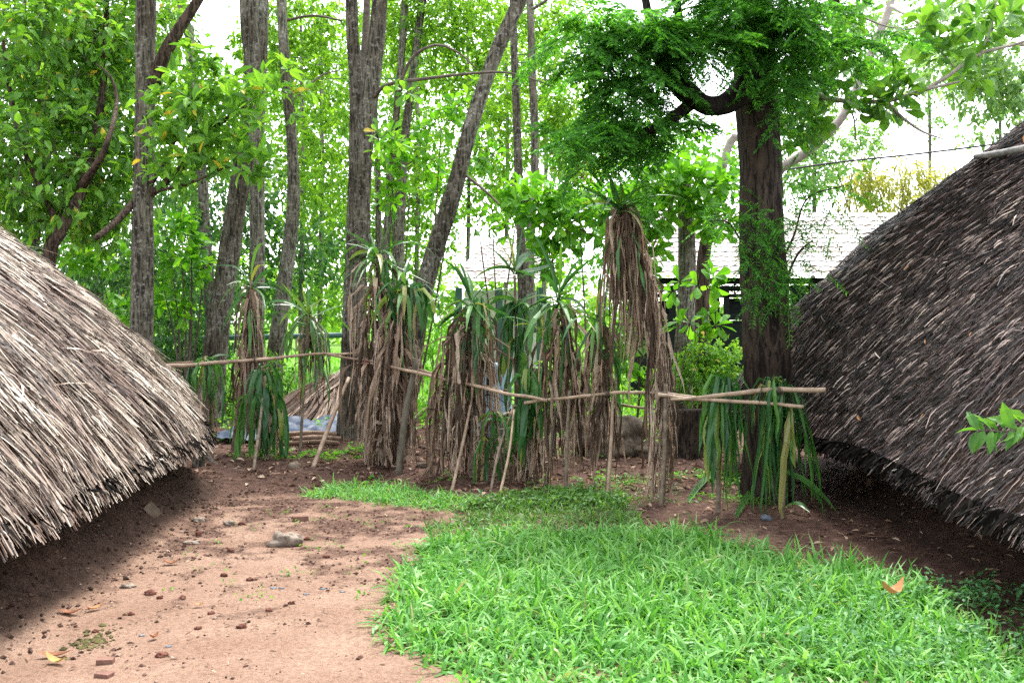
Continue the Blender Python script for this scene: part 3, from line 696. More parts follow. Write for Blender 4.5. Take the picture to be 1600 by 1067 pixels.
def f(g):
    bl = [(1000, 40, 95, 50), (960, 90, 60, 50), (1080, 60, 70, 60), (1150, 30, 70, 45), (1230, 50, 70, 55), (1270, 20, 60, 40), (1000, 190, 80, 40), (940, 200, 45, 30), (1045, 215, 55, 30), (1090, 70, 40, 25), (985, 130, 50, 40), (960, 150, 50, 35), (1240, 120, 45, 40), (1180, -10, 150, 50), (920, 230, 40, 22), (985, 235, 50, 22), (900, 60, 30, 40), (930, 20, 40, 30), (1310, 60, 40, 40)]
    for (x, y, rx, ry) in bl:
        c, r = blob(x, y, 8.3 + random.uniform(-.3, .4), rx, ry, .35)
        for k in range(int(max(5, rx * ry / 250))):           # flat layered sprays, each a side branch with fronds along it
            q = rdir(1)[0]; o = c + q * r * .55 * random.random()
            d = norm(q * A((1, .9, .25)) + rng.normal(size=3) * .35 + A((-.25, -.15, -.12)))
            ln = random.uniform(.28, .55); m = 13
            tt = np.linspace(.15, 1, m)[:, None]
            B = o + d * ln * tt + A((0, 0, -.16)) * tt ** 2
            sd = norm(np.cross(d, A((0, 0, 1.)))) * np.where(np.arange(m) % 2, 1, -1)[:, None]
            D = d * .75 + sd * .8 + rng.normal(size=(m, 3)) * .12
            fronds(g, B, D, (.15 + .1 * rng.random(m)) * (1.25 - .5 * tt[:, 0]), 11, .056, .018, .35)
    pts = [(1170, 335), (1190, 345), (1205, 335), (1180, 360), (1210, 365), (1165, 380), (1195, 395), (1205, 420), (1215, 410), (1190, 440), (1210, 455), (1195, 470), (1180, 455), (1220, 440), (1200, 350), (1175, 410)]
    for (x, y) in pts:
        k = 5
        B = at(x, y, 8.45)[None] + rng.normal(size=(k, 3)) * .06
        D = A((.1, -.5, -.25)) + rng.normal(size=(k, 3)) * A((.9, .25, .3))
        fronds(g, B, D, .18 + .12 * rng.random(k), 11, .055, .015, .45)
    pts = [(1235, 290), (1255, 310), (1270, 290), (1240, 340), (1265, 360), (1250, 390), (1290, 300), (1320, 290), (1240, 420), (1275, 380), (1120, 330), (1135, 360), (1140, 300), (1105, 350), (1300, 330)]
    for (x, y) in pts:
        k = 5
        B = at(x, y, 8.8)[None] + rng.normal(size=(k, 3)) * .09
        D = A((.25, -.3, -.15)) + rng.normal(size=(k, 3)) * A((.9, .4, .3))
        fronds(g, B, D, .2 + .12 * rng.random(k), 11, .055, .015, .4)
crown(t, M['leaf_feather'], f)
limb(t, [[(1215, 420, 8.7, 5), (1240, 370, 8.7, 4), (1262, 310, 8.7, 3), (1320, 290, 8.7, 2)], [(1215, 470, 8.6, 5), (1245, 400, 8.7, 4), (1270, 375, 8.7, 2)], [(1170, 400, 8.6, 4), (1140, 350, 8.7, 3), (1110, 345, 8.7, 2)]], M['bark_black'], 'twig', 5)

# broad-leaved tree on the right whose bough crosses the sky
t = tree('almond_tree', 'tree with round leaved boughs reaching across the white sky', [(1440, -200, 10.6, 13), (1393, 0, 10.6, 13), (1375, 50, 10.6, 14), (1350, 110, 10.6, 14), (1318, 180, 10.6, 15), (1270, 230, 10.6, 17), (1222, 262, 10.6, 19), (1200, 285, 10.6, 22), (1192, 420, 10.6, 24), (1200, 560, 10.6, 26)], M['twig_pale'], rough=.05, fiss=0, seg=14)
BR = [[(1225, 130, 9.6, 9), (1260, 143, 9.5, 9), (1310, 157, 9.4, 8), (1385, 158, 9.3, 7), (1440, 142, 9.2, 6), (1500, 128, 9.1, 3)],
      [(1385, 158, 9.3, 6), (1405, 180, 9.3, 5), (1440, 205, 9.3, 4), (1475, 218, 9.3, 2)],
      [(1430, 150, 9.2, 6), (1480, 120, 9.2, 6), (1530, 85, 9.2, 5), (1600, 65, 9.2, 4), (1700, 20, 9.2, 4)],
      [(1290, 10, 9.6, 4), (1340, 25, 9.5, 4), (1380, 40, 9.5, 3), (1412, 46, 9.5, 2)],
      [(1393, 10, 10.3, 6), (1440, 40, 9.6, 5), (1470, 80, 9.5, 4), (1490, 105, 9.5, 3)],
      [(1530, 90, 9.2, 4), (1550, 40, 9.2, 3), (1560, -20, 9.2, 3)], [(1320, 158, 9.4, 4), (1334, 185, 9.4, 3), (1337, 220, 9.4, 2)],
      [(1300, 200, 10.4, 10), (1240, 170, 9.8, 9), (1225, 130, 9.6, 9)]]
limb(t, BR, M['twig_pale'], 'limb', 8)
def f(g):
    P = [(1232, 175), (1248, 200), (1262, 190), (1240, 140), (1275, 180), (1258, 212), (1285, 205), (1300, 128), (1320, 120), (1345, 140), (1355, 118), (1330, 150), (1370, 150), (1385, 128), (1405, 120), (1410, 140), (1425, 148), (1360, 160), (1290, 145),
         (1390, 165), (1430, 40), (1445, 60), (1460, 85), (1475, 60), (1495, 90), (1470, 25), (1440, 20), (1420, 55), (1500, 70), (1520, 40), (1540, 20), (1560, 45), (1575, 15), (1545, 60), (1590, 60), (1600, 30), (1530, 110), (1505, 120), (1540, 125),
         (1300, 20), (1320, 45), (1330, 60), (1345, 20), (1290, 50), (1270, 90), (1260, 120), (1238, 90), (1250, 155), (1315, 95), (1310, 70), (1228, 215), (1222, 240), (1400, 175), (1345, 172)]
    Q, D = [], []
    for (x, y) in P:
        for k in range(2):
            Q.append(at(x + random.uniform(-12, 12), y + random.uniform(-9, 9), 9.3 + random.uniform(-.3, .3)))
            D.append((random.uniform(-.8, .8), random.uniform(-.8, .1), random.uniform(-.3, .9)))
    whorls(g, Q, D, 7, .185, .54)
crown(t, M['leaf_terminal'], f)
t = tree('hazy_tree', 'pale distant tree with drooping leaves above the dark roof at right', [(1700, -200, 18, 20), (1690, 100, 18, 24), (1680, 400, 18, 30)], M['bark_pale'])
limb(t, [[(1690, 100, 18, 10), (1600, 70, 17.5, 7), (1520, 90, 17, 4), (1460, 130, 17, 2)]], M['twig_pale'])
crown(t, M['leaf_pale'], lambda g: cloud(g, [blob(1560, 110, 17, 60, 60), blob(1500, 90, 17, 50, 40), blob(1590, 150, 17, 40, 40), blob(1530, 150, 17, 50, 30), blob(1560, 200, 17, 30, 20), blob(1560, 20, 17, 60, 40)], 330, 8, .13, .45, LEAF8, .6))

# background trees that close the clearing
def far_tree(label, px, Y, trunk_w, blobs, twigs, mat, L=.2, name='background_tree'):
    t = tree(name, label, [(px, 40, Y, trunk_w * .6), (px + 3, 250, Y, trunk_w * .8), (px, 470, Y, trunk_w)], M['bark_pale'], group='trees closing the clearing', seg=9, rough=.05, fiss=0)
    crown(t, mat, lambda g: cloud(g, blobs, twigs, 9, L, .5, LEAF4, .4, .5))
far_tree('background tree of mid green leaves seen behind the mottled thin trunk', 300, 26, 12, [blob(300, 260, 26, 90, 110), blob(230, 120, 26, 110, 100), blob(270, 430, 26, 120, 80)], 480, M['leaf_mid'])
far_tree('background tree of dark leaves filling the far left corner', 40, 24, 14, [blob(60, 120, 24, 140, 160), blob(60, 350, 24, 140, 140), blob(150, 480, 24, 120, 60)], 650, M['leaf_mid'])
far_tree('background tree seen between the swaying trunk and the twin trunk', 500, 27, 10, [blob(490, 300, 27, 65, 110), blob(470, 150, 28, 75, 90), blob(500, 440, 26, 60, 50), blob(440, 60, 28, 60, 70)], 620, M['leaf_far'])
far_tree('background tree of dark glossy leaves low behind the swaying trunk', 470, 22, 9, [blob(490, 390, 22, 50, 50), blob(380, 320, 22, 60, 100), blob(430, 450, 22, 50, 40), blob(350, 500, 21, 50, 50)], 330, M['leaf_dark'], .18)
far_tree('background tree filling the gap between twin trunk and leaning trunk', 650, 28, 9, [blob(640, 340, 28, 70, 90), blob(600, 440, 28, 60, 60), blob(660, 200, 29, 60, 70), blob(610, 100, 29, 60, 80)], 360, M['leaf_far'])
far_tree('background tree above the far house right of the leaning trunk', 790, 30, 9, [blob(830, 150, 30, 60, 90), blob(790, 250, 30, 40, 40), blob(860, 260, 30, 50, 70), blob(740, 60, 30, 90, 60)], 260, M['leaf_far'])
far_tree('background tree behind the snapped trunk and broad leaved shrub', 990, 27, 10, [blob(980, 250, 27, 110, 70), blob(1080, 240, 27, 80, 60), blob(930, 360, 27, 80, 70), blob(1060, 350, 27, 60, 40)], 400, M['leaf_bright'])
far_tree('background tree right of the black trunk under the long bough', 1270, 32, 9, [blob(1280, 250, 32, 50, 50), blob(1250, 290, 31, 40, 40), blob(1330, 230, 33, 50, 35), blob(1260, 180, 32, 40, 40)], 330, M['leaf_pale'])
far_tree('pale background tree in the bright sky left of the dark roof', 1450, 38, 8, [blob(1450, 150, 38, 70, 50), blob(1400, 120, 38, 60, 40), blob(1500, 210, 38, 50, 30)], 110, M['leaf_pale'])
t = thing('yellow_bamboo', 'clump of pale yellow bamboo beyond the pavilion roof', 'bamboo', at(1390, 540, 34))
g = Geo()
for k in range(16):
    x = 1310 + k * 11
    g = Geo(); g.tube([at(x, 530, 34), at(x + 4, 380, 34), at(x + random.uniform(-25, 25), 265, 33.8)], [.05, .04, .015], 6, 10); g.obj('cane', M['bamboo'], t, True)
crown(t, M['leaf_yellow'], lambda g: cloud(g, [blob(1340, 280, 34, 50, 28), blob(1400, 285, 34, 55, 35), blob(1460, 290, 34, 30, 35), blob(1390, 330, 34, 70, 30)], 330, 9, .3, .22, LEAF4, .7, .4), 'foliage')
# far wood: one mass beyond everything
g = Geo()
for a in range(-30, 31):
    x = a * 3.4 + random.uniform(-1, 1); Y = 62 + random.uniform(-8, 10)
    h = random.uniform(4.5, 8.5) if x < 2 else random.uniform(2.5, 6.0)
    cloud(g, [(A((x, Y, h * .45)), A((3.2, 2.5, h * .55)))], 90, 9, .55, .5, LEAF4, .4, .9)
tag(g.obj('far_woods', M['leaf_far']), 'distant band of green woods closing the view behind everything', 'woods', kind='stuff')
far_tree('tall pale lime background tree above the gap left of the leaning trunk', 560, 34, 9, [blob(560, 60, 34, 100, 90), blob(680, 120, 34, 100, 90), blob(600, 230, 34, 90, 80), blob(480, 170, 34, 80, 110)], 900, M['leaf_far'])
far_tree('tall pale lime background tree above the gap right of the leaning trunk', 850, 36, 9, [blob(860, 60, 36, 100, 80), blob(800, 170, 36, 60, 70), blob(900, 200, 36, 70, 80)], 600, M['leaf_far'])
far_tree('pale mint background tree high above the pavilion at right', 1560, 30, 8, [blob(1500, 60, 30, 110, 70), blob(1580, 140, 30, 60, 60), blob(1380, 60, 30, 80, 60), blob(1300, 100, 31, 60, 60)], 480, M['leaf_pale'])
far_tree('light green background tree low behind the leaning trunk and far house', 730, 29, 8, [blob(700, 300, 29, 60, 60), blob(600, 330, 29, 60, 60), blob(790, 310, 30, 40, 50), blob(520, 330, 29, 50, 70)], 420, M['leaf_far'])
# low bushes along the back
low = Geo()
def lowbush(label, blobs, tw_, mat, L, asp=.45):
    c = blobs[0][0]
    t = thing('low_bush', label, 'bush', (c[0], c[1], float(hgt(c[0], c[1]))))
    for k in range(5):
        g = Geo()
        e = blobs[k % len(blobs)][0] + A((random.uniform(-.3, .3), random.uniform(-.2, .2), 0))
        g.tube([A((c[0], c[1], 0)), (A((c[0], c[1], 0)) + e) / 2 + A((0, 0, .08)), e], [.02, .014, .006], 6, 8)
        g.obj('stem', M['twig'], t, True)
    g = Geo(); cloud(g, blobs, tw_, 9, L, asp, LEAF4, .2, .22); g.obj('foliage', mat, t)
lowbush('low sunlit bush between the twin trunk and the first thick dried plant', [blob(685, 540, 19, 45, 50), blob(690, 610, 18, 40, 35)], 170, M['leaf_bright'], .1)
lowbush('low dark bush behind the hanging green plant at the left rail', [blob(280, 560, 16, 60, 50), blob(240, 600, 16, 60, 40)], 220, M['leaf_dark'], .12)
lowbush('low green bush at the foot of the brown curving trunk', [blob(440, 590, 16.5, 40, 30), blob(350, 620, 16.5, 40, 40), blob(300, 630, 16, 40, 40)], 200, M['leaf_mid'], .1)
lowbush('low green bush behind the boulder and dried plants', [blob(880, 600, 14.5, 50, 45), blob(940, 590, 14.5, 50, 50)], 170, M['leaf_mid'], .11)
lowbush('low yellow-green bush at the foot of the leaning trunk', [blob(680, 660, 15.5, 40, 25), blob(640, 650, 15, 30, 25)], 110, M['leaf_bright'], .09)

# ------------------------------------------------------------------ thatched huts
def hut(label, s, eave, ridge, zr, g_side, g_hip, n_straw, mat, width, length, jit, fr_n):
    E = catmull([(*p, 0) for p in eave + eave[:1]], 160)[:, :2]
    t = thing('thatched_hut', label, 'hut', (s * 5.9, 6.0, 0))
    ry = np.interp(E[:, 1], [2.6, 9.4], ridge)
    Rr = np.stack([np.full(len(E), 5.9), ry], 1)
    wh = sstep(8.4, 10.2, E[:, 1])
    ze = .60 + .05 * np.sin(np.linspace(0, 14, len(E))) + .03 * np.sin(np.linspace(0, 43, len(E)))
    ze[-1] = ze[0]
    vs = np.concatenate([np.linspace(0, .3, 14), np.linspace(.34, 1, 16)])
    xs = [0, .1, .18, .3, .41, .52, .75, 1]
    def surf(u, v):
        """u in path samples, v 0 eave .. 1 ridge (arrays)"""
        i = np.clip(u.astype(int), 0, len(E) - 2); f = u - i
        e = E[i] * (1 - f)[:, None] + E[i + 1] * f[:, None]; r = Rr[i] * (1 - f)[:, None] + Rr[i + 1] * f[:, None]
        w = wh[i] * (1 - f) + wh[i + 1] * f; z0 = ze[i] * (1 - f) + ze[i + 1] * f
        vc = np.clip(v, 0, 1)
        gz = np.interp(vc, xs, g_side) * (1 - w) + np.interp(vc, xs, g_hip) * w
        xy = e + (r - e) * v[:, None]
        z = z0 + (zr - z0) * gz + np.minimum(v, 0) * 3.0
        lump = .05 * (vnoise(u * .5, v * 9, 1.0, 3) - .5) + .09 * (vnoise(u * .12, v * 3, 1.0, 4) - .5)
        return np.stack([s * xy[:, 0], xy[:, 1], z + lump * np.clip(v * 8, 0, 1)], 1)
    UU, VV = np.meshgrid(np.arange(len(E) - 1).astype(float), vs, indexing='ij')
    P = surf(UU.ravel(), VV.ravel()).reshape(UU.shape + (3,)) 
    P[:, :, 2] -= .02
    cen = A((s * 5.9, 6.0, 0))
    inn = norm((cen - P[:, 0]) * A((1, 1, 0)))
    under = [P[:, 0] + inn * .12 + A((0, 0, -.06)), P[:, 0] + inn * .34 + A((0, 0, .0)), P[:, 0] + inn * .9 + A((0, 0, .75)), P[:, 0] + inn * 1.6 + A((0, 0, 1.2))]
    Q = np.concatenate([np.stack(under[::-1], 1), P], 1)
    g = Geo(); g.grid(Q, close_u=True); core = g
    # straw bundles laid down the slope
    vis = np.where((E[:, 0] < 6.0))[0]
    ok = np.zeros(len(E), bool); ok[vis] = True
    n = n_straw
    u = rng.random(n * 3) * (len(E) - 2); v = 1 - (1 - rng.random(n * 3)) ** .75
    v = rng.random(n * 3) ** 1.15
    k = ok[u.astype(int)] & (v < .93); u, v = u[k][:n], v[k][:n]
    n = len(u)
    l = length * (.45 + 1.0 * rng.random(n) ** 1.5)
    p0 = surf(u, v); p1 = surf(u, v + .02); pu = surf(u + .5, v)
    dn = norm(p0 - p1); nu = norm(pu - p0); nn = np.cross(nu, dn)
    nn *= np.sign(nn[:, 2:3] + 1e-6)
    ang = rng.normal(size=n) * jit + (.42 if s < 0 else .2) * (vnoise(u * .8, v * 7, 1.0, 61) - .5) + .35 * (vnoise(u * .22, v * 2.5, 1.0, 62) - .5)
    wild = rng.random(n) < .022
    ang = np.where(wild, rng.normal(size=n) * .55, ang)
    d = norm(dn * np.cos(ang)[:, None] + nu * np.sin(ang)[:, None])
    lift = (.006 + .03 * rng.random(n)) * (1 if s < 0 else .5); lift = np.where(wild, lift + .02, lift)
    a = p0 - nn * .012 * rng.random((n, 1))
    dist = np.linalg.norm(p1 - p0, axis=1) / .02 * v                # down to the eave
    l = np.minimum(l, dist + .05 + .09 * rng.random(n))
    a = a + nn * .004; b_ = p0 + d * l[:, None] + nn * lift[:, None]; m_ = (a + b_) * .5 + nn * (.003 + .45 * lift[:, None]) + nu * rng.normal(size=(n, 1)) * l[:, None] * .02
    S = np.stack([a, m_, b_], 1)
    side = norm(np.cross(nn, d) + nn * rng.normal(size=(n, 1)) * .35)
    w = width * (.4 + .9 * rng.random(n))
    Wd = side[:, None] * (w[:, None] * A((.8, 1.0, .55))[None])[..., None] * .5
    core2 = Geo(); core2.strips(S, Wd)
    core.obj('roof_core', M['thatch_under'], t)
    core2.obj('thatch', mat, t)
    # dark ragged ends under the eave
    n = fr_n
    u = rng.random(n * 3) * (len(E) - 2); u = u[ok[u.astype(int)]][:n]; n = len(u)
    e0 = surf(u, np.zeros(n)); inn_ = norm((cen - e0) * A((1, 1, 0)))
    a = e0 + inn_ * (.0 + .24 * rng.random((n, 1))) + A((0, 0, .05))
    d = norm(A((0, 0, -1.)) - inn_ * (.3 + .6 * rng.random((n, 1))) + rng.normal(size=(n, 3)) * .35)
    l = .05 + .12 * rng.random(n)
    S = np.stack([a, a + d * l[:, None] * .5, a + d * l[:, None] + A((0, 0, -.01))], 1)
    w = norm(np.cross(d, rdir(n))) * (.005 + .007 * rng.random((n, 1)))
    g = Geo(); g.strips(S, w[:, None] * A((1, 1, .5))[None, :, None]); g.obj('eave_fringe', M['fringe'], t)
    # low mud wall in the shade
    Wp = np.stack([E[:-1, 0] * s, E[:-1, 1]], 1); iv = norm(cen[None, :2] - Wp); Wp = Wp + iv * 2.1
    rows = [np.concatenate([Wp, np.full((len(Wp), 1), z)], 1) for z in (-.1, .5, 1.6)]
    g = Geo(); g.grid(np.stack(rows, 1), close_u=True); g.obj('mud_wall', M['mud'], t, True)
    return t, surf

EL = [(5.8, 1.6), (3.6, 1.7), (2.75, 2.4), (2.5, 3.6), (2.47, 5), (2.58, 7), (2.68, 8.5), (2.85, 9.2), (3.3, 9.7), (4.4, 10.0), (6, 10.1), (8, 9.8), (9.2, 8.8), (9.4, 6), (9.2, 3), (8, 1.8)]
ER = [(5.8, 1.6), (3.6, 1.7), (2.75, 2.4), (2.5, 3.6), (2.52, 5), (2.62, 6.6), (2.64, 8), (2.5, 9.3), (2.13, 10.4), (2.7, 11.1), (4.0, 11.4), (6, 11.4), (8, 10.6), (9.2, 9), (9.4, 6), (9.2, 3), (8, 1.8)]
GL = [0, .20, .31, .46, .57, .67, .85, 1]
GR = [0, .15, .26, .41, .53, .64, .84, 1]
GRH = [0, .20, .355, .52, .645, .755, .90, 1]
hutL, sL = hut('hut on the left under a pale bleached thatch roof', -1, EL, [4.9, 6.9], 3.4, GL, GL, 56000, M['thatch_pale'], .0125, .40, .13, 12000)
hutR, sR = hut('hut on the right under a dark wet thatch roof', 1, ER, [3.3, 5.2], 4.0, GR, GRH, 85000, M['thatch_dark'], .0098, .16, .13, 14000)

# a bare pole lying on the dark roof
g = Geo(); g.tube([at(1524, 245, 8.05), at(1560, 240, 7.75), at(1600, 232, 7.4), at(1680, 214, 7.0)], [.022, .028, .028, .03], 9, 14, .1, 3)
tag(g.obj('pole', M['pole'], None, True), 'grey bent pole lying near the top of the dark thatch roof', 'pole')

# dead leaves lying on the dark roof
def on_roof(surf, n, lo, hi, mat, label, group, size):
    for k in range(n):
        u = A([random.uniform(*lo)]); v = A([random.uniform(*hi)])
        p = surf(u, v)[0]; q = surf(u, v + .02)[0]; r = surf(u + .5, v)[0]
        dn = norm(p - q); nu = norm(r - p); nn = np.cross(nu, dn); nn = nn * (1 if nn[2] > 0 else -1)
        a = random.uniform(-1.2, 1.2); d = norm(dn * math.cos(a) + nu * math.sin(a))
        g = Geo(); L_ = size * random.uniform(.6, 1.3)
        y = np.cross(nn, d)
        g.template(LEAF8[0], LEAF8[1], (p + nn * .045)[None], d[None], y[None], nn[None], A([L_]), A([L_ * .38]), A([L_ * .9]))
        tag(g.obj('fallen_leaf', mat), label, 'leaf', group)
on_roof(sR, 26, (24, 76), (.04, .6), M['orange_leaf'], 'small dry orange leaf lying on the dark thatch roof', 'dead leaves on the dark roof', .07)

# ------------------------------------------------------------------ bamboo fence
fence = thing('bamboo_fence', 'long low bamboo rail fence on thin stakes holding up the row of plants', 'fence', (at(700, 600, 10.6)[0], 10.6, 0.05))
def rail(pts, mat='bamboo', name='rail'):
    pts = [(a, b, Y - .3, w * .72) for a, b, Y, w in pts]
    P, r = px_path(pts); g = Geo(); n = 8 * len(P)
    P = catmull(P, n); P = P + np.stack([0 * P[:, 0], .03 * (vnoise(P[:, 0], P[:, 1], .35, len(pts) + 4) - .5), .025 * (vnoise(P[:, 0], P[:, 1], .3, 7) - .5)], 1); rr = np.interp(np.linspace(0, len(r) - 1, n), np.arange(len(r)), r)
    rr = rr * (1 + .14 * (np.arange(n) % 7 == 0))              # nodes
    g.tube(P, rr, 9, n, .06, random.randint(1, 99)); g.obj(name, M[mat], fence, True)
rail([(235, 575, 11.7, 10), (330, 567, 11.6, 8), (432, 560, 11.5, 7)])
rail([(262, 568, 11.9, 4), (350, 565, 11.8, 4), (415, 564, 11.7, 4)], 'bamboo_dark')
rail([(400, 562, 11.45, 7), (470, 556, 11.3, 6), (560, 551, 11.2, 5)])
rail([(505, 553, 11.25, 5), (570, 563, 11.1, 5), (640, 577, 10.9, 5)], 'bamboo_dark')
rail([(555, 566, 11.2, 5), (620, 573, 10.9, 6), (700, 590, 10.5, 6), (795, 613, 10.1, 5)])
rail([(605, 573, 10.75, 7), (670, 588, 10.4, 7), (745, 604, 10.1, 7), (855, 626, 9.5, 7)])
rail([(820, 630, 9.7, 7), (880, 622, 9.5, 7), (950, 615, 9.3, 7), (1032, 613, 9.0, 7), (1110, 622, 8.8, 6)])
rail([(900, 612, 9.75, 6), (960, 629, 9.6, 6), (1045, 641, 9.3, 5)], 'bamboo_dark')
rail([(1028, 617, 8.55, 8), (1100, 624, 8.42, 8), (1180, 630, 8.25, 8), (1256, 634, 8.1, 8)])
rail([(1048, 624, 8.5, 6), (1145, 616, 8.35, 10), (1220, 609, 8.2, 11), (1290, 608, 8.05, 11)])
def stake(top, Y, foot, w, mat='stem'):
    p = at(*top, Y); gx_, gy_ = gxy(*foot); z = float(hgt(gx_, gy_)) - .04
    q = A((gx_, gy_, z)); g = Geo()
    wr = w * .34 * Y / F
    mid = (p + q) / 2 + A((random.uniform(-.03, .03), 0, 0))
    g.tube([p, mid, q], [wr * .8, wr, wr * 1.1], 8, 16, .15, random.randint(1, 99)); g.obj('stake', M[mat], fence, True)
stake((545, 590), 11.2, (487, 738), 10, 'bamboo')
stake((652, 560), 10.35, (622, 742), 16, 'stake_grey')
stake((415, 555), 11.3, (395, 742), 6)
stake((740, 608), 10.0, (705, 765), 7, 'bamboo')
stake((800, 640), 9.8, (765, 770), 6)
stake((803, 640), 9.7, (778, 778), 6, 'bamboo')
stake((890, 610), 9.3, (884, 770), 8)
stake((958, 610), 9.1, (948, 782), 8, 'bamboo')
stake((1040, 600), 8.6, (1033, 792), 10)
stake((1010, 630), 9.5, (1005, 735), 5)
stake((868, 640), 9.4, (850, 760), 5, 'stake_grey')
stake((1218, 600), 8.15, (1222, 808), 5)
stake((318, 590), 11.5, (315, 735), 6, 'bamboo_dark')

def lashing(px, py, Y, mat, r=.03, k=4):
    g = Geo(); c = at(px, py, Y)
    th = np.linspace(0, 2 * np.pi * k, 14 * k)
    P = np.stack([c[0] + (th / (2 * np.pi * k) - .5) * .045, c[1] + r * np.cos(th), c[2] + r * np.sin(th)], 1)
    g.tube(P, [.004, .004], 5, 14 * k); g.tube([P[-1], P[-1] + A((.02, -.01, -.05)), P[-1] + A((.01, -.02, -.12))], [.004, .003], 5, 8)
    g.obj('lashing', mat, fence, True)
M['ribbon'] = plain_mat('ribbon', (.5, .16, .18), (.62, .26, .27), 9, .5)
lashing(572, 565, 10.85, M['ribbon'], .03, 5)
for px, py, Y in ((400, 561, 11.2), (628, 576, 10.5), (790, 612, 9.8), (850, 625, 9.25), (1034, 617, 8.35), (948, 615, 9.0), (1218, 610, 7.9)):
    lashing(px, py, Y, M['twig'], .026, 4)

# ------------------------------------------------------------------ dried and green strap-leaved plants
def droop(B, D, L, seg, grav, jit=.12, floor=None):
    n = len(B); P = [B]; d = norm(D)
    for k in range(seg):
        d = norm(d + A((0, 0, -1.)) * np.asarray(grav)[:, None] + rng.normal(size=(n, 3)) * jit)
        q = P[-1] + d * (L / seg)[:, None]
        if floor is not None:
            f = floor + .02 * rng.random(n)
            q[:, 2] = np.maximum(q[:, 2], f)
        P.append(q)
    return np.stack(P, 1)

def straps(geo, P, w, prof, fold=0.0, twist=.5):
    n, m = P.shape[:2]
    t = norm(np.gradient(P, axis=1))
    ref = np.repeat(rdir(n)[:, None], m, 1) + rng.normal(size=(n, m, 3)) * twist * .5
    s = norm(np.cross(t, ref))
    W = s * (w[:, None] * A(prof)[None])[..., None] * .5
    fo = None
    if fold:
        fo = np.cross(t, s) * (w[:, None] * A(prof)[None])[..., None] * fold
    geo.strips(P, W, fo)

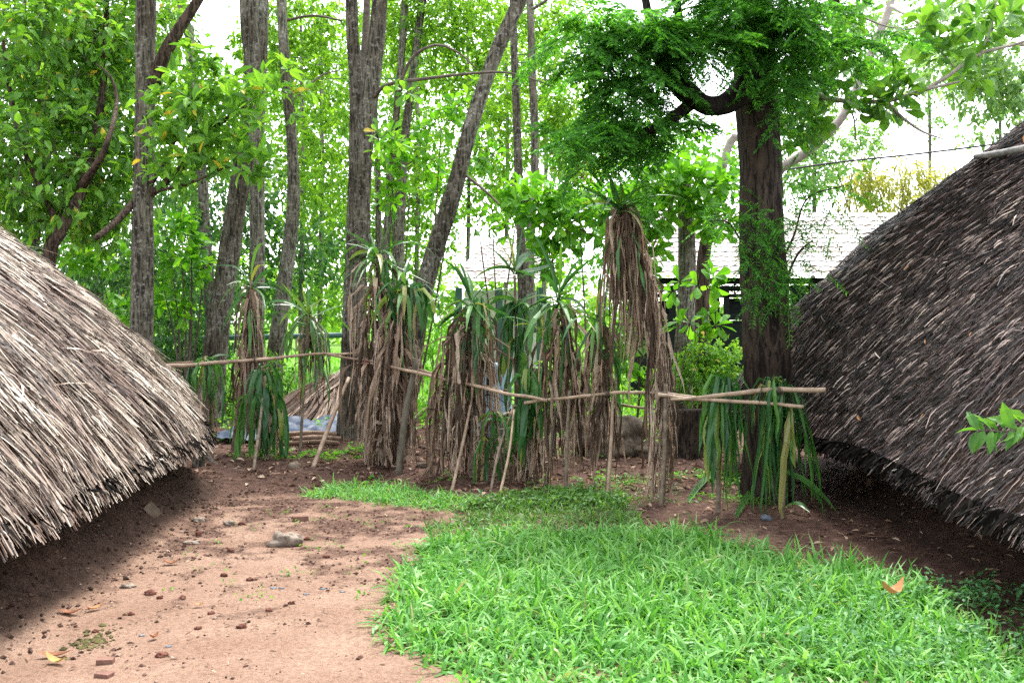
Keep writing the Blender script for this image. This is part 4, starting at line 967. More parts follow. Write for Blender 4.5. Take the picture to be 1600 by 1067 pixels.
def plant(label, foot, Y, stem, skirt=None, rosette=None, hang=None, extra=None, cat='plant', name='dragon_plant'):
    """foot: pixel of the base; stem: pixels upward; each part is one mesh"""
    x0, y0 = gxy(*foot); 
    x0, y0 = (foot[0] - 800) / F * Y, Y
    z0 = float(hgt(x0, y0)) - .03
    t = thing(name, label, cat, (x0, y0, z0 + .03))
    S = [A((x0, y0, z0))] + [at(px, py, Yp) for px, py, Yp in stem]
    SC = catmull(S, 40)
    if len(stem):
        g = Geo(); g.tube(S, np.linspace(.019, .013, len(S)), 9, 50, .3, random.randint(1, 99)); g.obj('stem', M['stem'], t, True)
    def on(f):
        i = np.clip(f * 39, 0, 38.999); k = i.astype(int); fr = (i - k)[:, None]
        return SC[k] * (1 - fr) + SC[k + 1] * fr
    if skirt:
        g = Geo()
        for (lo, hi, n, L, r, w) in skirt:
            n = int(n * .78); f = lo + (hi - lo) * rng.random(n)
            B = on(f); a = (rng.integers(0, 7, n) * .9 + rng.normal(size=n) * .2 + f * 6)
            out = np.stack([np.cos(a), np.sin(a), np.zeros(n)], 1)
            r_ = r * (.2 + .9 * rng.random(n)) * np.where(rng.random(n) < .07, 1.7, 1.0)
            l = L * (.3 + .9 * rng.random(n) ** .8)
            # short arch outwards, then straight down in limp folded strips
            arch = B + out * r_[:, None] * .6 + A((0, 0, .03)); drop = B + out * r_[:, None] + A((0, 0, -.07))
            P = droop(drop, out * .12 + A((0, 0, -1.)), l, 6, np.full(n, .55), .125, z0 + .05)
            P = np.concatenate([B[:, None], arch[:, None], P], 1)
            m = P.shape[1]
            straps(g, P, w * 1.25 * (.3 + .85 * rng.random(n) ** 1.4), [.5, .95, 1, .7, 1, .6, .75, .4, .1][:m], .3, 1.5)
            nt = max(6, n // 5)                             # torn narrow ribbons
            i = rng.integers(0, n, nt)
            P2 = P[i] + rng.normal(size=(nt, 1, 3)) * .02
            straps(g, P2, np.full(nt, w * .25), np.ones(m), 0, 1.2)
        g.obj('dry_leaves', M['dry'], t)
        hang = (hang or []) + [((stem[-1][0] + random.uniform(-14, 14), stem[-1][1] + 45, stem[-1][2] - .05), 12, .6, .2, .04)]
    if rosette:
        g = Geo()
        for (top, n, L, w, lo, hi, grav) in rosette:
            n = int(n * .72); c = at(*top)
            a = np.arange(n) * 2.4 + rng.random(n) * .5
            el = R(1) * (lo + (hi - lo) * rng.random(n))
            D = np.stack([np.cos(a) * np.cos(el), np.sin(a) * np.cos(el), np.sin(el)], 1)
            B = c + A((0, 0, -1.)) * (.12 * rng.random((n, 1))) + D * .012
            l = L * 1.25 * (.6 + .55 * rng.random(n))
            D = D + rng.normal(size=(n, 3)) * .18
            P = droop(B, D, l, 7, grav * (.4 + 2.0 * rng.random(n)), .05)
            tt = norm(np.gradient(P, axis=1)); upv = np.tile(A((0, 0, 1.)), (n, 8, 1))
            s = np.cross(tt, upv + A((.05, .1, 0))); s = norm(s + rng.normal(size=(n, 1, 3)) * .35)
            ww = w * 1.0 * (.75 + .4 * rng.random(n))
            prof = A([.55, .8, 1, 1, .9, .7, .4, .05])
            W = s * (ww[:, None] * prof)[..., None] * .5
            fo = np.cross(s, tt) * (ww[:, None] * prof)[..., None] * .16
            g.strips(P, W, -fo)
        g.obj('green_leaves', M['strap_pale'] if extra == 'pale' else M['strap'], t)
    if hang:
        g = Geo()
        for (top, n, L, r, w) in hang:
            n = int(n * .62); c = at(*top); a = rng.integers(0, 6, n) * 1.05 + rng.normal(size=n) * .25
            out = np.stack([np.cos(a), np.sin(a) * .8, np.zeros(n)], 1)
            r_ = r * (.2 + .9 * rng.random(n)); l = L * (.3 + .85 * rng.random(n))
            B = c + A((0, 0, -1.)) * (.12 * rng.random((n, 1)))
            P = np.concatenate([B[:, None], (B + out * r_[:, None] * .6 + A((0, 0, .035)))[:, None],
                                droop(B + out * r_[:, None] + A((0, 0, -.08)), out * .14 + A((0, 0, -1.)), l, 6, np.full(n, .42), .12, z0 + .04)], 1)
            n_, m = P.shape[:2]
            tt = norm(np.gradient(P, axis=1)); s = norm(np.cross(tt, out[:, None] + rng.normal(size=(n, 1, 3)) * .7 + rng.normal(size=(n, m, 3)) * .2))
            prof = A([.4, .7, .95, 1, 1, .95, .85, .55, .08])
            W = s * ((w * (.6 + .6 * rng.random(n)))[:, None] * prof)[..., None] * .5
            g.strips(P, W, np.cross(s, tt) * ((w * .16) * np.ones(n)[:, None] * prof)[..., None])
        g.obj('hanging_leaves', M['strap_pale'] if extra == 'pale' else M['strap'], t)
    return t

plant('dried plant with thin green tuft in front of the brown curving trunk', (362, 712), 11.5, [(372, 640, 11.5), (388, 540, 11.5), (392, 440, 11.5)],
      [(.5, .97, 125, .8, .16, .035)], [((392, 440, 11.5), 24, .5, .04, -15, 80, .14)])
plant('small limp green plant draped over the left end of the rail', (318, 735), 11.5, [(325, 640, 11.5), (322, 556, 11.5)], [(.4, .9, 26, .55, .1, .025)], [((322, 556, 11.4), 16, .32, .035, -20, 40, .4)], [((322, 560, 11.4), 26, .38, .2, .05), ((300, 566, 11.4), 9, .3, .12, .045)])
plant('drooping dark green plant standing to the ground in front of the blue tarp', (418, 728), 11.0, [(415, 640, 11.0), (408, 572, 11.0)], [(.2, .7, 22, .5, .14, .05)], None, [((410, 572, 11), 30, .75, .17, .065), ((412, 610, 11), 26, .75, .2, .07), ((425, 640, 11), 14, .6, .2, .065)])
plant('slender plant with spidery green crown in front of the swaying pale trunk', (468, 715), 11.2, [(474, 620, 11.2), (480, 540, 11.2), (482, 490, 11.2)],
      [(.62, .98, 46, .7, .16, .03)], [((482, 486, 11.2), 30, .55, .04, -20, 82, .13)], [((480, 505, 11.2), 22, .45, .25, .05)], 'pale')
plant('tall dried plant with big spiky green crown left of the twin trunk', (592, 725), 11.0, [(585, 640, 11), (592, 520, 11), (588, 400, 11)],
      [(.5, .97, 150, 1.0, .27, .04), (.3, .7, 60, .6, .22, .035)], [((590, 392, 11), 40, .62, .05, -30, 82, .16)], [((600, 410, 11), 10, .5, .2, .06)])
plant('thick dried plant with green leaves arching over to the right of the twin trunk', (598, 728), 10.6, [(605, 640, 10.6), (618, 540, 10.6), (632, 440, 10.6)],
      [(.5, .95, 130, .9, .22, .045), (.12, .62, 130, .75, .22, .045)], [((632, 440, 10.6), 24, .5, .055, -20, 60, .28)], [((640, 440, 10.6), 32, .42, .3, .06), ((600, 445, 10.6), 10, .4, .14, .055)])
plant('wide dried plant with upright green crown, centre of the row', (735, 752), 10.0, [(738, 660, 10), (735, 560, 10), (737, 480, 10)],
      [(.55, .97, 140, .8, .27, .04), (.25, .75, 75, .65, .26, .04)], [((737, 468, 10), 34, .5, .05, -25, 85, .17)], [((750, 470, 10), 22, .55, .26, .055)])
plant('leaning dried plant half collapsed onto the ground left of centre', (690, 755), 10.1, [(692, 680, 10.1), (700, 600, 10.1), (712, 520, 10.1)],
      [(.5, .95, 70, .75, .2, .04), (.1, .6, 36, .5, .25, .04)])
plant('broad leaved dark green plant behind the fence in front of the far house', (808, 740), 10.8, [(806, 620, 10.8), (806, 500, 10.8), (804, 430, 10.8)],
      [(.1, .5, 40, .7, .15, .04)], [((804, 420, 10.8), 14, .42, .09, 10, 85, .08), ((806, 470, 10.8), 16, .4, .09, -10, 60, .14)], [((806, 470, 10.8), 22, .5, .17, .085), ((810, 530, 10.8), 20, .55, .16, .08)])
plant('dried plant with wide arching green crown just right of the centre', (884, 765), 9.5, [(888, 660, 9.5), (882, 560, 9.5), (876, 470, 9.5)],
      [(.55, .96, 90, .95, .18, .04), (.3, .6, 20, .6, .16, .035)], [((872, 458, 9.5), 36, .56, .055, -25, 80, .15)], [((860, 470, 9.5), 12, .45, .2, .055)])
plant('hanging bunch of broad wet green leaves on the rail at centre', (828, 762), 9.7, [(828, 680, 9.7), (826, 590, 9.7)], [(.1, .6, 46, .6, .2, .04)], None, [((824, 580, 9.6), 34, .6, .2, .07), ((830, 620, 9.6), 16, .6, .16, .065)])
plant('dried plant with narrow skirt hanging over the boulder', (948, 778), 9.2, [(952, 680, 9.2), (944, 590, 9.2), (934, 500, 9.2)],
      [(.48, .96, 100, .6, .17, .036)], [((932, 492, 9.2), 24, .45, .045, -20, 80, .16)], [((935, 500, 9.2), 7, .4, .16, .05)])
plant('tallest dried plant with long brown skirt and small green top', (1036, 785), 8.8, [(1038, 690, 8.8), (1034, 580, 8.8), (1010, 450, 8.8), (984, 370, 8.8), (972, 322, 8.8)],
      [(.68, .99, 120, .85, .14, .035), (.35, .8, 150, .7, .12, .035), (.15, .45, 50, .6, .1, .03), (.88, .99, 46, 1.0, .16, .035)], [((970, 318, 8.7), 38, .46, .044, -10, 86, .09)])
plant('limp bright green plant hanging from the rail left of the black trunk', (1122, 790), 8.25, [(1124, 720, 8.25), (1128, 650, 8.25), (1130, 600, 8.25)], None, None,
      [((1128, 592, 8.2), 36, .85, .14, .046), ((1138, 586, 8.2), 20, .6, .17, .046), ((1118, 640, 8.2), 20, .75, .13, .05)])
plant('limp bright green plant hanging in front of the black trunk', (1222, 800), 8.05, [(1226, 720, 8.05), (1218, 650, 8.05), (1212, 600, 8.05)], None, None,
      [((1206, 592, 8.0), 30, .7, .17, .042), ((1222, 596, 8.0), 44, .95, .16, .046), ((1236, 640, 8.0), 24, .75, .14, .05)])
plant('low mess of dried stalks and yellowing leaves at centre of the fence', (785, 765), 9.75, [(782, 700, 9.75), (776, 640, 9.75)], [(.3, .95, 38, .5, .25, .035)], [((776, 640, 9.75), 8, .3, .04, -10, 60, .3)], [((776, 640, 9.7), 12, .55, .25, .045)])
plant('sparse dried plant with thin stalks between centre and boulder', (858, 765), 9.6, [(858, 690, 9.6), (852, 600, 9.6), (848, 520, 9.6)], [(.35, .95, 34, .55, .16, .03)], [((848, 515, 9.6), 12, .4, .045, 0, 70, .16)])

# ------------------------------------------------------------------ boulder, stump, tarp, heap, drum
def lump(name, label, cat, c, r, mat, seed, group=None, rough=.25, sub=(26, 18)):
    th, ph = np.meshgrid(np.linspace(0, 2 * np.pi, sub[0], endpoint=False), np.linspace(.02, np.pi - .02, sub[1]), indexing='ij')
    x, y, z = np.cos(th) * np.sin(ph), np.sin(th) * np.sin(ph), np.cos(ph)
    q = 1 + rough * ((vnoise(x * 1.3 + 4, y * 1.3 + z * 1.7, .6, seed) - .5) * 1.6 + (vnoise(x * 2 + 8, z * 2 + y, .35, seed + 2) - .5) * .6)
    P = np.stack([x, y, z], -1) * q[..., None] * A(r) + A(c)
    g = Geo(); g.grid(P, close_u=True)
    return tag(g.obj(name, mat, None, True), label, cat, group)
c = at(950, 686, 11.5); lump('boulder', 'large rounded brown boulder lying behind the fence', 'boulder', c, (.42, .36, .28), M['rock'], 3, None, .3, (48, 32))
c = at(1020, 700, 11.3); lump('boulder', 'smaller mossy stone beside the large rounded boulder', 'boulder', c - A((0, 0, .05)), (.24, .2, .12), M['rock'], 9, None, .3, (32, 20))
g = Geo(); p0 = at(1072, 690, 11.2); p0[2] = float(hgt(p0[0], p0[1])) - .04
g.tube([p0, p0 + A((.01, 0, .3)), p0 + A((0, .01, .56))], [.24, .2, .19], 26, 22, .3, 8, True, .02)
tag(g.obj('tree_stump', M['bark_black'], None, True), 'thick dark cut stump left of the black tree behind the rail', 'stump')
g = Geo()
gx_, gy_ = np.meshgrid(np.linspace(-3.75, -2.2, 60), np.linspace(12.4, 14.6, 60), indexing='ij')
ed = sstep(0, .3, gx_ + 3.75) * sstep(0, .3, -2.2 - gx_) * sstep(0, .3, gy_ - 12.4) * sstep(0, .5, 14.6 - gy_)
zz = .04 + ed * (.07 + .12 * (vnoise(gx_, gy_, .55, 2) - .4)) + .16 * np.abs(vnoise(gx_ + gy_ * .6, gy_ - gx_ * .4, .3, 5) - .5) + .09 * np.abs(vnoise(gx_ - gy_, gy_ + gx_, .16, 6) - .5)
g.grid(np.stack([gx_, gy_, zz + hgt(gx_, gy_) - .02], -1))
tag(g.obj('tarpaulin', M['tarp'], None, True), 'crumpled dark blue-grey tarpaulin spread on the ground behind the fence', 'tarp')
for k in range(5):
    x0, x1 = 425 + k * 8, 520 + k * 3
    g = Geo(); Y = 12.3 - k * .08
    g.tube([at(x0, 693 - (k % 3) * 7, Y), at((x0 + x1) / 2, 690 - (k % 3) * 7, Y), at(x1, 692 - (k % 3) * 7, Y)], [.028, .03, .025], 8, 12, .15, k)
    tag(g.obj('firewood_log', M['bamboo_dark'], None, True), 'thin brown stick in the low pile beside the blue tarp', 'stick', 'sticks piled beside the tarp')
# heap of split dry fronds
t = thing('frond_heap', 'heap of pale dry palm fronds piled behind the blue tarp', 'frond heap', (at(490, 670, 15)[0], 15, .02))
ap = at(535, 592, 15); n = 900
a = rng.random(n) * 6.283; rr = 1.15 * np.sqrt(rng.random(n)) * .5 + .55
B = ap + rng.normal(size=(n, 3)) * A((.08, .1, .05)); foot = np.stack([ap[0] - .25 + np.cos(a) * rr * 1.05, ap[1] + np.sin(a) * rr, .03 + .25 * rng.random(n) * (1.2 - rr)], 1)
P = np.stack([B, B * .5 + foot * .5 + A((0, 0, .05)) + rng.normal(size=(n, 3)) * .03, foot], 1)
w = norm(np.cross(foot - B, rdir(n))) * (.012 + .012 * rng.random((n, 1)))
g = Geo(); g.strips(P, np.repeat(w[:, None], 3, 1)); g.obj('fronds', M['frond_heap'], t)
# faded plastic drum
t = thing('plastic_drum', 'faded blue plastic drum half hidden behind the dried plants', 'drum', (at(770, 690, 13.0)[0], 13.0, float(hgt(-.25, 13))))
bx, bz = t.location.x, t.location.z
zz_ = A([0, .02, .05, .28, .30, .33, .35, .60, .62, .65, .67, .90, .95, .97]) ; rr_ = A([.22, .245, .25, .25, .262, .262, .25, .25, .262, .262, .25, .25, .235, .21])
a = np.linspace(0, 2 * np.pi, 32, endpoint=False)
g = Geo(); ring = np.stack([bx + rr_[:, None] * np.cos(a), 13.0 + rr_[:, None] * np.sin(a), bz + np.repeat(zz_[:, None], 32, 1)], -1); g.grid(ring, close_v=True)
g.raw([(bx + .21 * math.cos(q), 13 + .21 * math.sin(q), bz + .965) for q in a], [tuple(range(32))]); body = g.obj('body', M['drum'], t, True)
g = Geo(); g.tube([(bx - .1, 13, bz + .96), (bx - .1, 13, bz + 1.0)], [.035, .035], 14, 2); g.obj('bung', M['drum'], body)
# bent dead branch by the pale hut
g = Geo(); P = [A((*gxy(318, 715), .16)), A((*gxy(332, 730), .06)), A((*gxy(362, 738), .03)), A((*gxy(400, 741), .03))]
g.tube(P, [.03, .026, .02, .014], 8, 20, .2, 4); tag(g.obj('dead_branch', M['twig'], None, True), 'bent grey dead branch on the soil near the pale roof corner', 'branch')
g = Geo(); P = [A((*gxy(312, 690), 0.0)), A((*gxy(312, 700), .32))]
p0 = A((*gxy(310, 735), 0)); g.tube([p0, p0 + A((.01, 0, .3)), p0 + A((.0, .02, .52))], [.07, .055, .05], 12, 14, .3, 6)
tag(g.obj('tree_stump', M['bark'], None, True), 'short weathered stump under the corner of the pale roof', 'stump')
c = A((*gxy(460, 738), .05)); lump('fallen_bract', 'curled tan bract lying on soil beside the slender spidery plant', 'bract', c, (.07, .04, .06), M['stem'], 12)

# ------------------------------------------------------------------ pavilion, far house, wires
def tile_roof(eL, eR, rL, rR, rows, amp, per):
    """stepped rows of rounded tiles between an eave line and a ridge line"""
    g = Geo(); eL, eR, rL, rR = map(A, (eL, eR, rL, rR))
    n = int(np.linalg.norm(eR - eL) / per * 6); t = np.linspace(0, 1, n)[:, None]
    up = norm(np.cross(eR - eL, rL - eL)); up = up * (1 if up[2] > 0 else -1)
    for k in range(rows):
        f0, f1 = k / rows, (k + 1.25) / rows
        f1 = min(f1, 1.02)
        a = (eL + (rL - eL) * f0) * (1 - t) + (eR + (rR - eR) * f0) * t
        b = (eL + (rL - eL) * f1) * (1 - t) + (eR + (rR - eR) * f1) * t
        wv = amp * np.abs(np.sin(t * np.pi * np.linalg.norm(eR - eL) / per)) 
        j = (rng.random((n, 1)) - .5) * .012
        cols = int(np.linalg.norm(eR - eL) / per)
        for c_ in range(cols):
            i0, i1 = int(c_ * n / cols), min(int((c_ + 1) * n / cols) + 1, n)
            if i1 - i0 < 2: continue
            h = random.uniform(-.006, .012)
            g.grid(np.stack([a[i0:i1] + up * (wv[i0:i1] + .02 + h), b[i0:i1] + up * (wv[i0:i1] + .0)], 1))
    return g
def wx(px, Y): return (px - 800) / F * Y
def wz(py, Y): return EYE + (HZ - py) / F * Y
Y = 20.0
t = thing('pavilion', 'open dark timber pavilion with a pale tiled roof behind the black trunk', 'pavilion', (wx(1250, Y), Y + 2, 0))
x0, x1 = wx(985, Y), wx(1640, Y)
g = tile_roof((x0, Y - .5, wz(434, Y - .5)), (x1, Y - .5, wz(434, Y - .5)), (x0, Y + 2.6, wz(335, Y + 2.6)), (x1, Y + 2.6, wz(335, Y + 2.6)), 14, .025, .2)
g.obj('roof', M['tile'], t)
g = Geo(); g.box((x0, Y - .1, wz(444, Y)), (x1, Y + .1, wz(433, Y) - .02)); g.box((x0, Y + 4.9, wz(444, Y)), (x1, Y + 5.0, wz(434, Y))); g.obj('beam', M['dark_wood'], t)
g = Geo(); g.box((x0, Y - .05, wz(465, Y)), (x1, Y + .05, wz(459, Y))); g.obj('rail', M['dark_wood'], t)
g = Geo()
xx = x0
while xx < x1:                                                # lattice between beam and rail
    for (a, b) in (((xx, wz(458.6, Y)), (xx + .3, wz(444.4, Y))), ((xx, wz(444.4, Y)), (xx + .3, wz(458.6, Y)))):
        g.tube([(a[0], Y, a[1]), (b[0], Y, b[1])], [.012, .012], 4, 2)
    g.tube([(xx, Y + .02, wz(458.6, Y)), (xx, Y + .02, wz(444.4, Y))], [.014, .014], 4, 2)
    xx += .3
g.tube([(x0, Y + .03, wz(452, Y)), (x1, Y + .03, wz(452, Y))], [.012, .012], 4, 2)
g.obj('lattice', M['dark_wood'], t)
for px in (1000, 1050, 1118, 1135, 1240, 1252, 1330, 1420, 1520):
    g = Geo(); h = .07 if px not in (1135, 1240) else .05
    g.box((wx(px, Y) - h, Y - .07 if px != 1135 else Y - .05, -.05), (wx(px, Y) + h, Y + .07 if px != 1135 else Y + .05, wz(446, Y))); g.obj('post', M['dark_wood'], t)
g = Geo(); g.box((x0, Y - .12, wz(500, Y)), (x1, Y - .075, wz(490, Y))); g.box((x0, Y - .055, -.1), (x1, Y + .03, wz(501, Y))); g.obj('parapet', M['dark_wood'], t)
for (a_, b_, c_) in ((985, 1052, 470), (1140, 1175, 466), (1255, 1340, 476)):
    g = Geo(); g.box((wx(a_, Y), Y + .2, wz(499, Y)), (wx(b_, Y), Y + .26, wz(c_, Y))); g.obj('shutter', M['dark_wood'], t)

Y = 24.0
t = thing('far_house', 'small far house with scaly grey roof between leaning trunk and paired trunks', 'house', (wx(765, Y), Y + 2, 0))
g = tile_roof((wx(698, Y), Y, wz(442, Y)), (wx(850, Y), Y, wz(442, Y)), (wx(760, Y + 3), Y + 3, wz(376, Y + 3)), (wx(850, Y + 3), Y + 3, wz(376, Y + 3)), 13, .03, .24)
g.obj('roof', M['tile'], t)
g = Geo(); g.box((wx(718, Y), Y + 2.6, -.1), (wx(846, Y), Y + 2.75, wz(450, Y + .6))); g.obj('wall', M['plaster'], t)
for px in (716, 780, 844):
    g = Geo(); g.box((wx(px, Y) - .08, Y + .2, -.1), (wx(px, Y) + .08, Y + .36, wz(449, Y))); g.obj('post', M['pipe'], t)
# rail of dark green pipe
t = thing('pipe_railing', 'dark green pipe railing crossing behind the slender spidery plant', 'railing', (wx(480, 19), 19, 0))
g = Geo(); g.tube([at(220, 531, 19), at(560, 523, 19)], [.055, .055], 10, 4); g.obj('rail', M['pipe'], t, True)
for px in (250, 395, 545):
    g = Geo(); p = at(px, 528, 19); g.tube([(p[0], 19, -.1), (p[0], 19, p[2])], [.04, .04], 8, 3); g.obj('post', M['pipe'], t, True)
# overhead cables
def cable(label, pts, r=.012):
    g = Geo(); g.tube([at(*p) for p in pts], [r, r], 5, 16); tag(g.obj('overhead_cable', M['cable'], None, True), label, 'cable', 'overhead cables')
cable('upper cable of the pair passing behind the twin trunk tree', [(440, 90, 24), (620, 92, 24), (860, 84, 24), (1000, 78, 24)])
cable('lower cable of the pair passing behind the twin trunk tree', [(440, 102, 24), (620, 101, 24), (860, 97, 24), (1000, 92, 24)])
cable('single cable crossing just above the sapling behind the twin trunk', [(440, 125, 23.5), (600, 123, 23.5), (760, 127, 23.5), (1000, 120, 23.5)])
cable('cable running up to the dark roof on the right', [(1160, 276, 16), (1300, 255, 16), (1440, 240, 16), (1640, 215, 16)], .016)
cable('faint cable high in the bright sky at upper right', [(1230, 78, 22), (1400, 50, 22), (1620, 0, 22)])

# ------------------------------------------------------------------ grass, weeds, litter, stones
def grass(poly, dens, L, w, seg=4, edge=.18, bend=.52, lean=.45):
    poly = A(poly); lo, hi = poly.min(0), poly.max(0)
    n = int((hi[0] - lo[0]) * (hi[1] - lo[1]) * dens)
    x = lo[0] + (hi[0] - lo[0]) * rng.random(n); y = lo[1] + (hi[1] - lo[1]) * rng.random(n)
    xj = x + edge * (vnoise(x, y, .28, 41) - .5) * 2 + rng.normal(size=n) * edge * .25; yj = y + edge * (vnoise(x, y, .28, 43) - .5) * 2 + rng.normal(size=n) * edge * .25
    k = inside(poly, xj, yj); x, y = x[k], y[k]; n = len(x)
    B = np.stack([x, y, hgt(x, y) - .01], 1)
    a = rng.random(n) * 6.283
    clump = .5 + .6 * vnoise(x, y, .3, 51) + .45 * vnoise(x, y, 1.1, 52)
    D = np.stack([np.cos(a) * lean, np.sin(a) * lean, np.ones(n)], 1) * A((1, 1, 1)) + rng.normal(size=(n, 3)) * .25
    l = L * (.5 + .75 * rng.random(n)) * clump
    P = droop(B, D, l, seg, bend * (.4 + 1.4 * rng.random(n)), .07)
    t = norm(np.gradient(P, axis=1)); s = norm(np.cross(t, A((0, 0, 1.)) + rng.normal(size=(n, 1, 3)) * .35))
    prof = A([.6, 1, .95, .65, .06]) if seg == 4 else np.linspace(1, .1, seg + 1)
    W = s * ((w * (.55 + .7 * rng.random(n)))[:, None] * prof)[..., None] * .5
    g = Geo(); g.strips(P, W); return g
gl = grass(LAWN, 3900, .175, .0155)
xs_ = rng.uniform(-.9, 2.6, 90); ys_ = rng.uniform(4.4, 7.4, 90); k = inside(LAWN, xs_, ys_)
for x_, y_ in zip(xs_[k], ys_[k]):                            # taller tufts standing out of the sward
    m_ = 16; B = np.stack([x_ + .03 * rng.normal(size=m_), y_ + .03 * rng.normal(size=m_), np.full(m_, float(hgt(x_, y_)))], 1)
    P = droop(B, rng.normal(size=(m_, 3)) * A((.4, .4, .1)) + A((0, 0, 1.)), .15 + .09 * rng.random(m_), 4, .30 + .3 * rng.random(m_), .06)
    t_ = norm(np.gradient(P, axis=1)); s_ = norm(np.cross(t_, A((0, 0, 1.)) + rng.normal(size=(m_, 1, 3)) * .3))
    gl.strips(P, s_ * (.011 * A([.6, 1, .9, .6, .05]))[None, :, None])
tag(gl.obj('grass', M['grass']), 'lush patch of bright green broad bladed grass in the foreground', 'grass', kind='stuff')
tag(grass(STRIP, 2600, .13, .011, edge=.12).obj('grass', M['grass']), 'narrow tongue of short bright grass along the edge of the path', 'grass', kind='stuff')
g = grass(WEEDS, 2300, .15, .010, edge=.25)
def leafy(g, n, xs_, ys_, L, cond=None, h=.1):
    x = rng.uniform(*xs_, n); y = rng.uniform(*ys_, n)
    k = cond(x, y) if cond else np.ones(n, bool); x, y = x[k], y[k]; n = len(x)
    B = np.repeat(np.stack([x, y, hgt(x, y) + h * rng.random(n)], 1), 6, 0) + rng.normal(size=(n * 6, 3)) * A((.03, .03, .012))
    D = rng.normal(size=(n * 6, 3)) * A((1, 1, .4)) + A((0, 0, .25))
    l = L * (.5 + .8 * rng.random(n * 6)); put_leaves(g, B, D, l, l * .55, LEAF8, 1.2)
leafy(g, 900, (-1.0, 1.2), (8.3, 10.4), .05, lambda x, y: inside(WEEDS, x, y))
tag(g.obj('weeds', M['weed']), 'ragged low weeds growing at the feet of the dried plants', 'weeds', kind='stuff')
g = Geo()
leafy(g, 620, (-4.0, -1.5), (11.0, 13.0), .055, lambda x, y: vnoise(x, y, .6, 71) > .45, .08)
leafy(g, 500, (-1.6, 3.0), (9.6, 14.0), .05, lambda x, y: vnoise(x, y, .5, 72) > .62, .08)
leafy(g, 420, (.8, 2.3), (8.6, 10.2), .035, lambda x, y: vnoise(x, y, .4, 73) > .55, .05)
leafy(g, 900, (-8, 3), (13, 17), .08, lambda x, y: vnoise(x, y, .9, 74) > .45, .16)
leafy(g, 60, (-2.2, -.4), (5.5, 9), .025, None, .04)
tag(g.obj('seedlings', M['leaf_bright']), 'scattered bright seedlings and low leaves on the soil behind the fence', 'seedlings', kind='stuff')
G2 = [gxy(*p) for p in [(900, 770), (960, 745), (1040, 745), (1080, 775), (1040, 795), (930, 795)]]
tag(grass(G2, 500, .13, .008, edge=.3).obj('grass', M['weed']), 'thin straggling grass between the stakes left of the black trunk', 'grass', kind='stuff')
g = Geo()
leafy(g, 240, (2.25, 3.0), (4.6, 6.2), .036, lambda x, y: (x - .38 * y > .28) & (vnoise(x, y, .35, 75) > .3), .13)
leafy(g, 420, (1.35, 2.75), (4.3, 5.9), .035, lambda x, y: vnoise(x, y, .3, 76) > .4, .14)
tag(g.obj('creeping_weeds', M['weed_blue']), 'blue-green creeping weeds at the lower right corner by the grass', 'weeds', kind='stuff')
g = Geo()
far_n = 26000
x = rng.uniform(-26, 26, far_n); y = 15.5 + 35 * rng.random(far_n) ** 1.4
put_leaves(g, np.stack([x, y, hgt(x, y)], 1), rng.normal(size=(far_n, 3)) * A((.5, .5, .3)) + A((0, 0, .8)), .12 + .2 * rng.random(far_n), .03 + .05 * rng.random(far_n), LEAF4)
tag(g.obj('undergrowth', M['leaf_bright']), 'sunlit green undergrowth covering the ground beyond the fence', 'undergrowth', kind='stuff')

def litter(n, xs_, ys_, size, mat, label, name, cond=None):
    x = rng.uniform(*xs_, n); y = rng.uniform(*ys_, n)
    if cond is not None:
        k = cond(x, y); x, y = x[k], y[k]; n = len(x)
    B = np.stack([x, y, hgt(x, y) + .008 + .01 * rng.random(n)], 1)
    D = rng.normal(size=(n, 3)) * A((1, 1, .15)); l = size * (.4 + .9 * rng.random(n))
    g = Geo(); put_leaves(g, B, D, l, l * (.18 + .3 * rng.random(n)), LEAF8, 1.5)
    return tag(g.obj(name, mat), label, 'leaf litter', kind='stuff')
litter(4200, (-3.6, 4.0), (8.9, 14.5), .1, M['litter'], 'brown leaf litter scattered over the dark soil under the fence', 'leaf_litter', lambda x, y: (y > 9.6 - .55 * np.clip(x + 1, 0, 3.2)))
litter(420, (1.0, 3.4), (5.3, 8.6), .07, M['litter'], 'sparse leaf litter on the bare soil beneath the dark roof', 'leaf_litter', lambda x, y: ~inside(LAWN, x, y))
litter(900, (-3.0, -.2), (4.4, 9.6), .03, M['litter'], 'tiny leaf scraps and twigs strewn along the sandy path', 'leaf_litter')
# crumbs of earth and gravel
n = 60000
x = rng.uniform(-3.2, 3.2, n); y = 4.2 + 6.5 * rng.random(n) ** .8
k = (vnoise(x, y, .3, 31) * .4 + vnoise(x, y, .11, 33) * .45 + .3 * vnoise(x, y, .05, 84) > .60 + .16 * sstep(-1, -.2, x) + .07 * (1 - sstep(4.6, 6.2, y)) - .05 * sstep(5.5, 8, y)) & ~inside(LAWN, x, y); x, y = x[k], y[k]
def crumbs(x, y, size):
    n = len(x); T = A([(1, 0, 0), (-1, 0, 0), (0, 1, 0), (0, -1, 0), (0, 0, 1), (0, 0, -.6), (.6, .6, .5), (-.6, .5, .6)])
    fc = [(0, 6, 4), (6, 2, 4), (2, 7, 4), (7, 1, 4), (1, 3, 4), (3, 0, 4), (2, 0, 5), (1, 2, 5), (3, 1, 5), (0, 3, 5), (0, 2, 6), (2, 1, 7)]
    s = size * (.3 + rng.random(n) ** 6 * 1.7); D = norm(rng.normal(size=(n, 3)) * A((1, 1, .1))); Z = np.tile(A((0, 0, 1.)), (n, 1)); S = norm(np.cross(Z, D)); Z = np.cross(D, S)
    g = Geo(); g.template(T, fc, np.stack([x, y, hgt(x, y) + s * .2], 1), D, S, Z, s * 1.2, s * (.6 + .5 * rng.random(n)), s * .7); return g
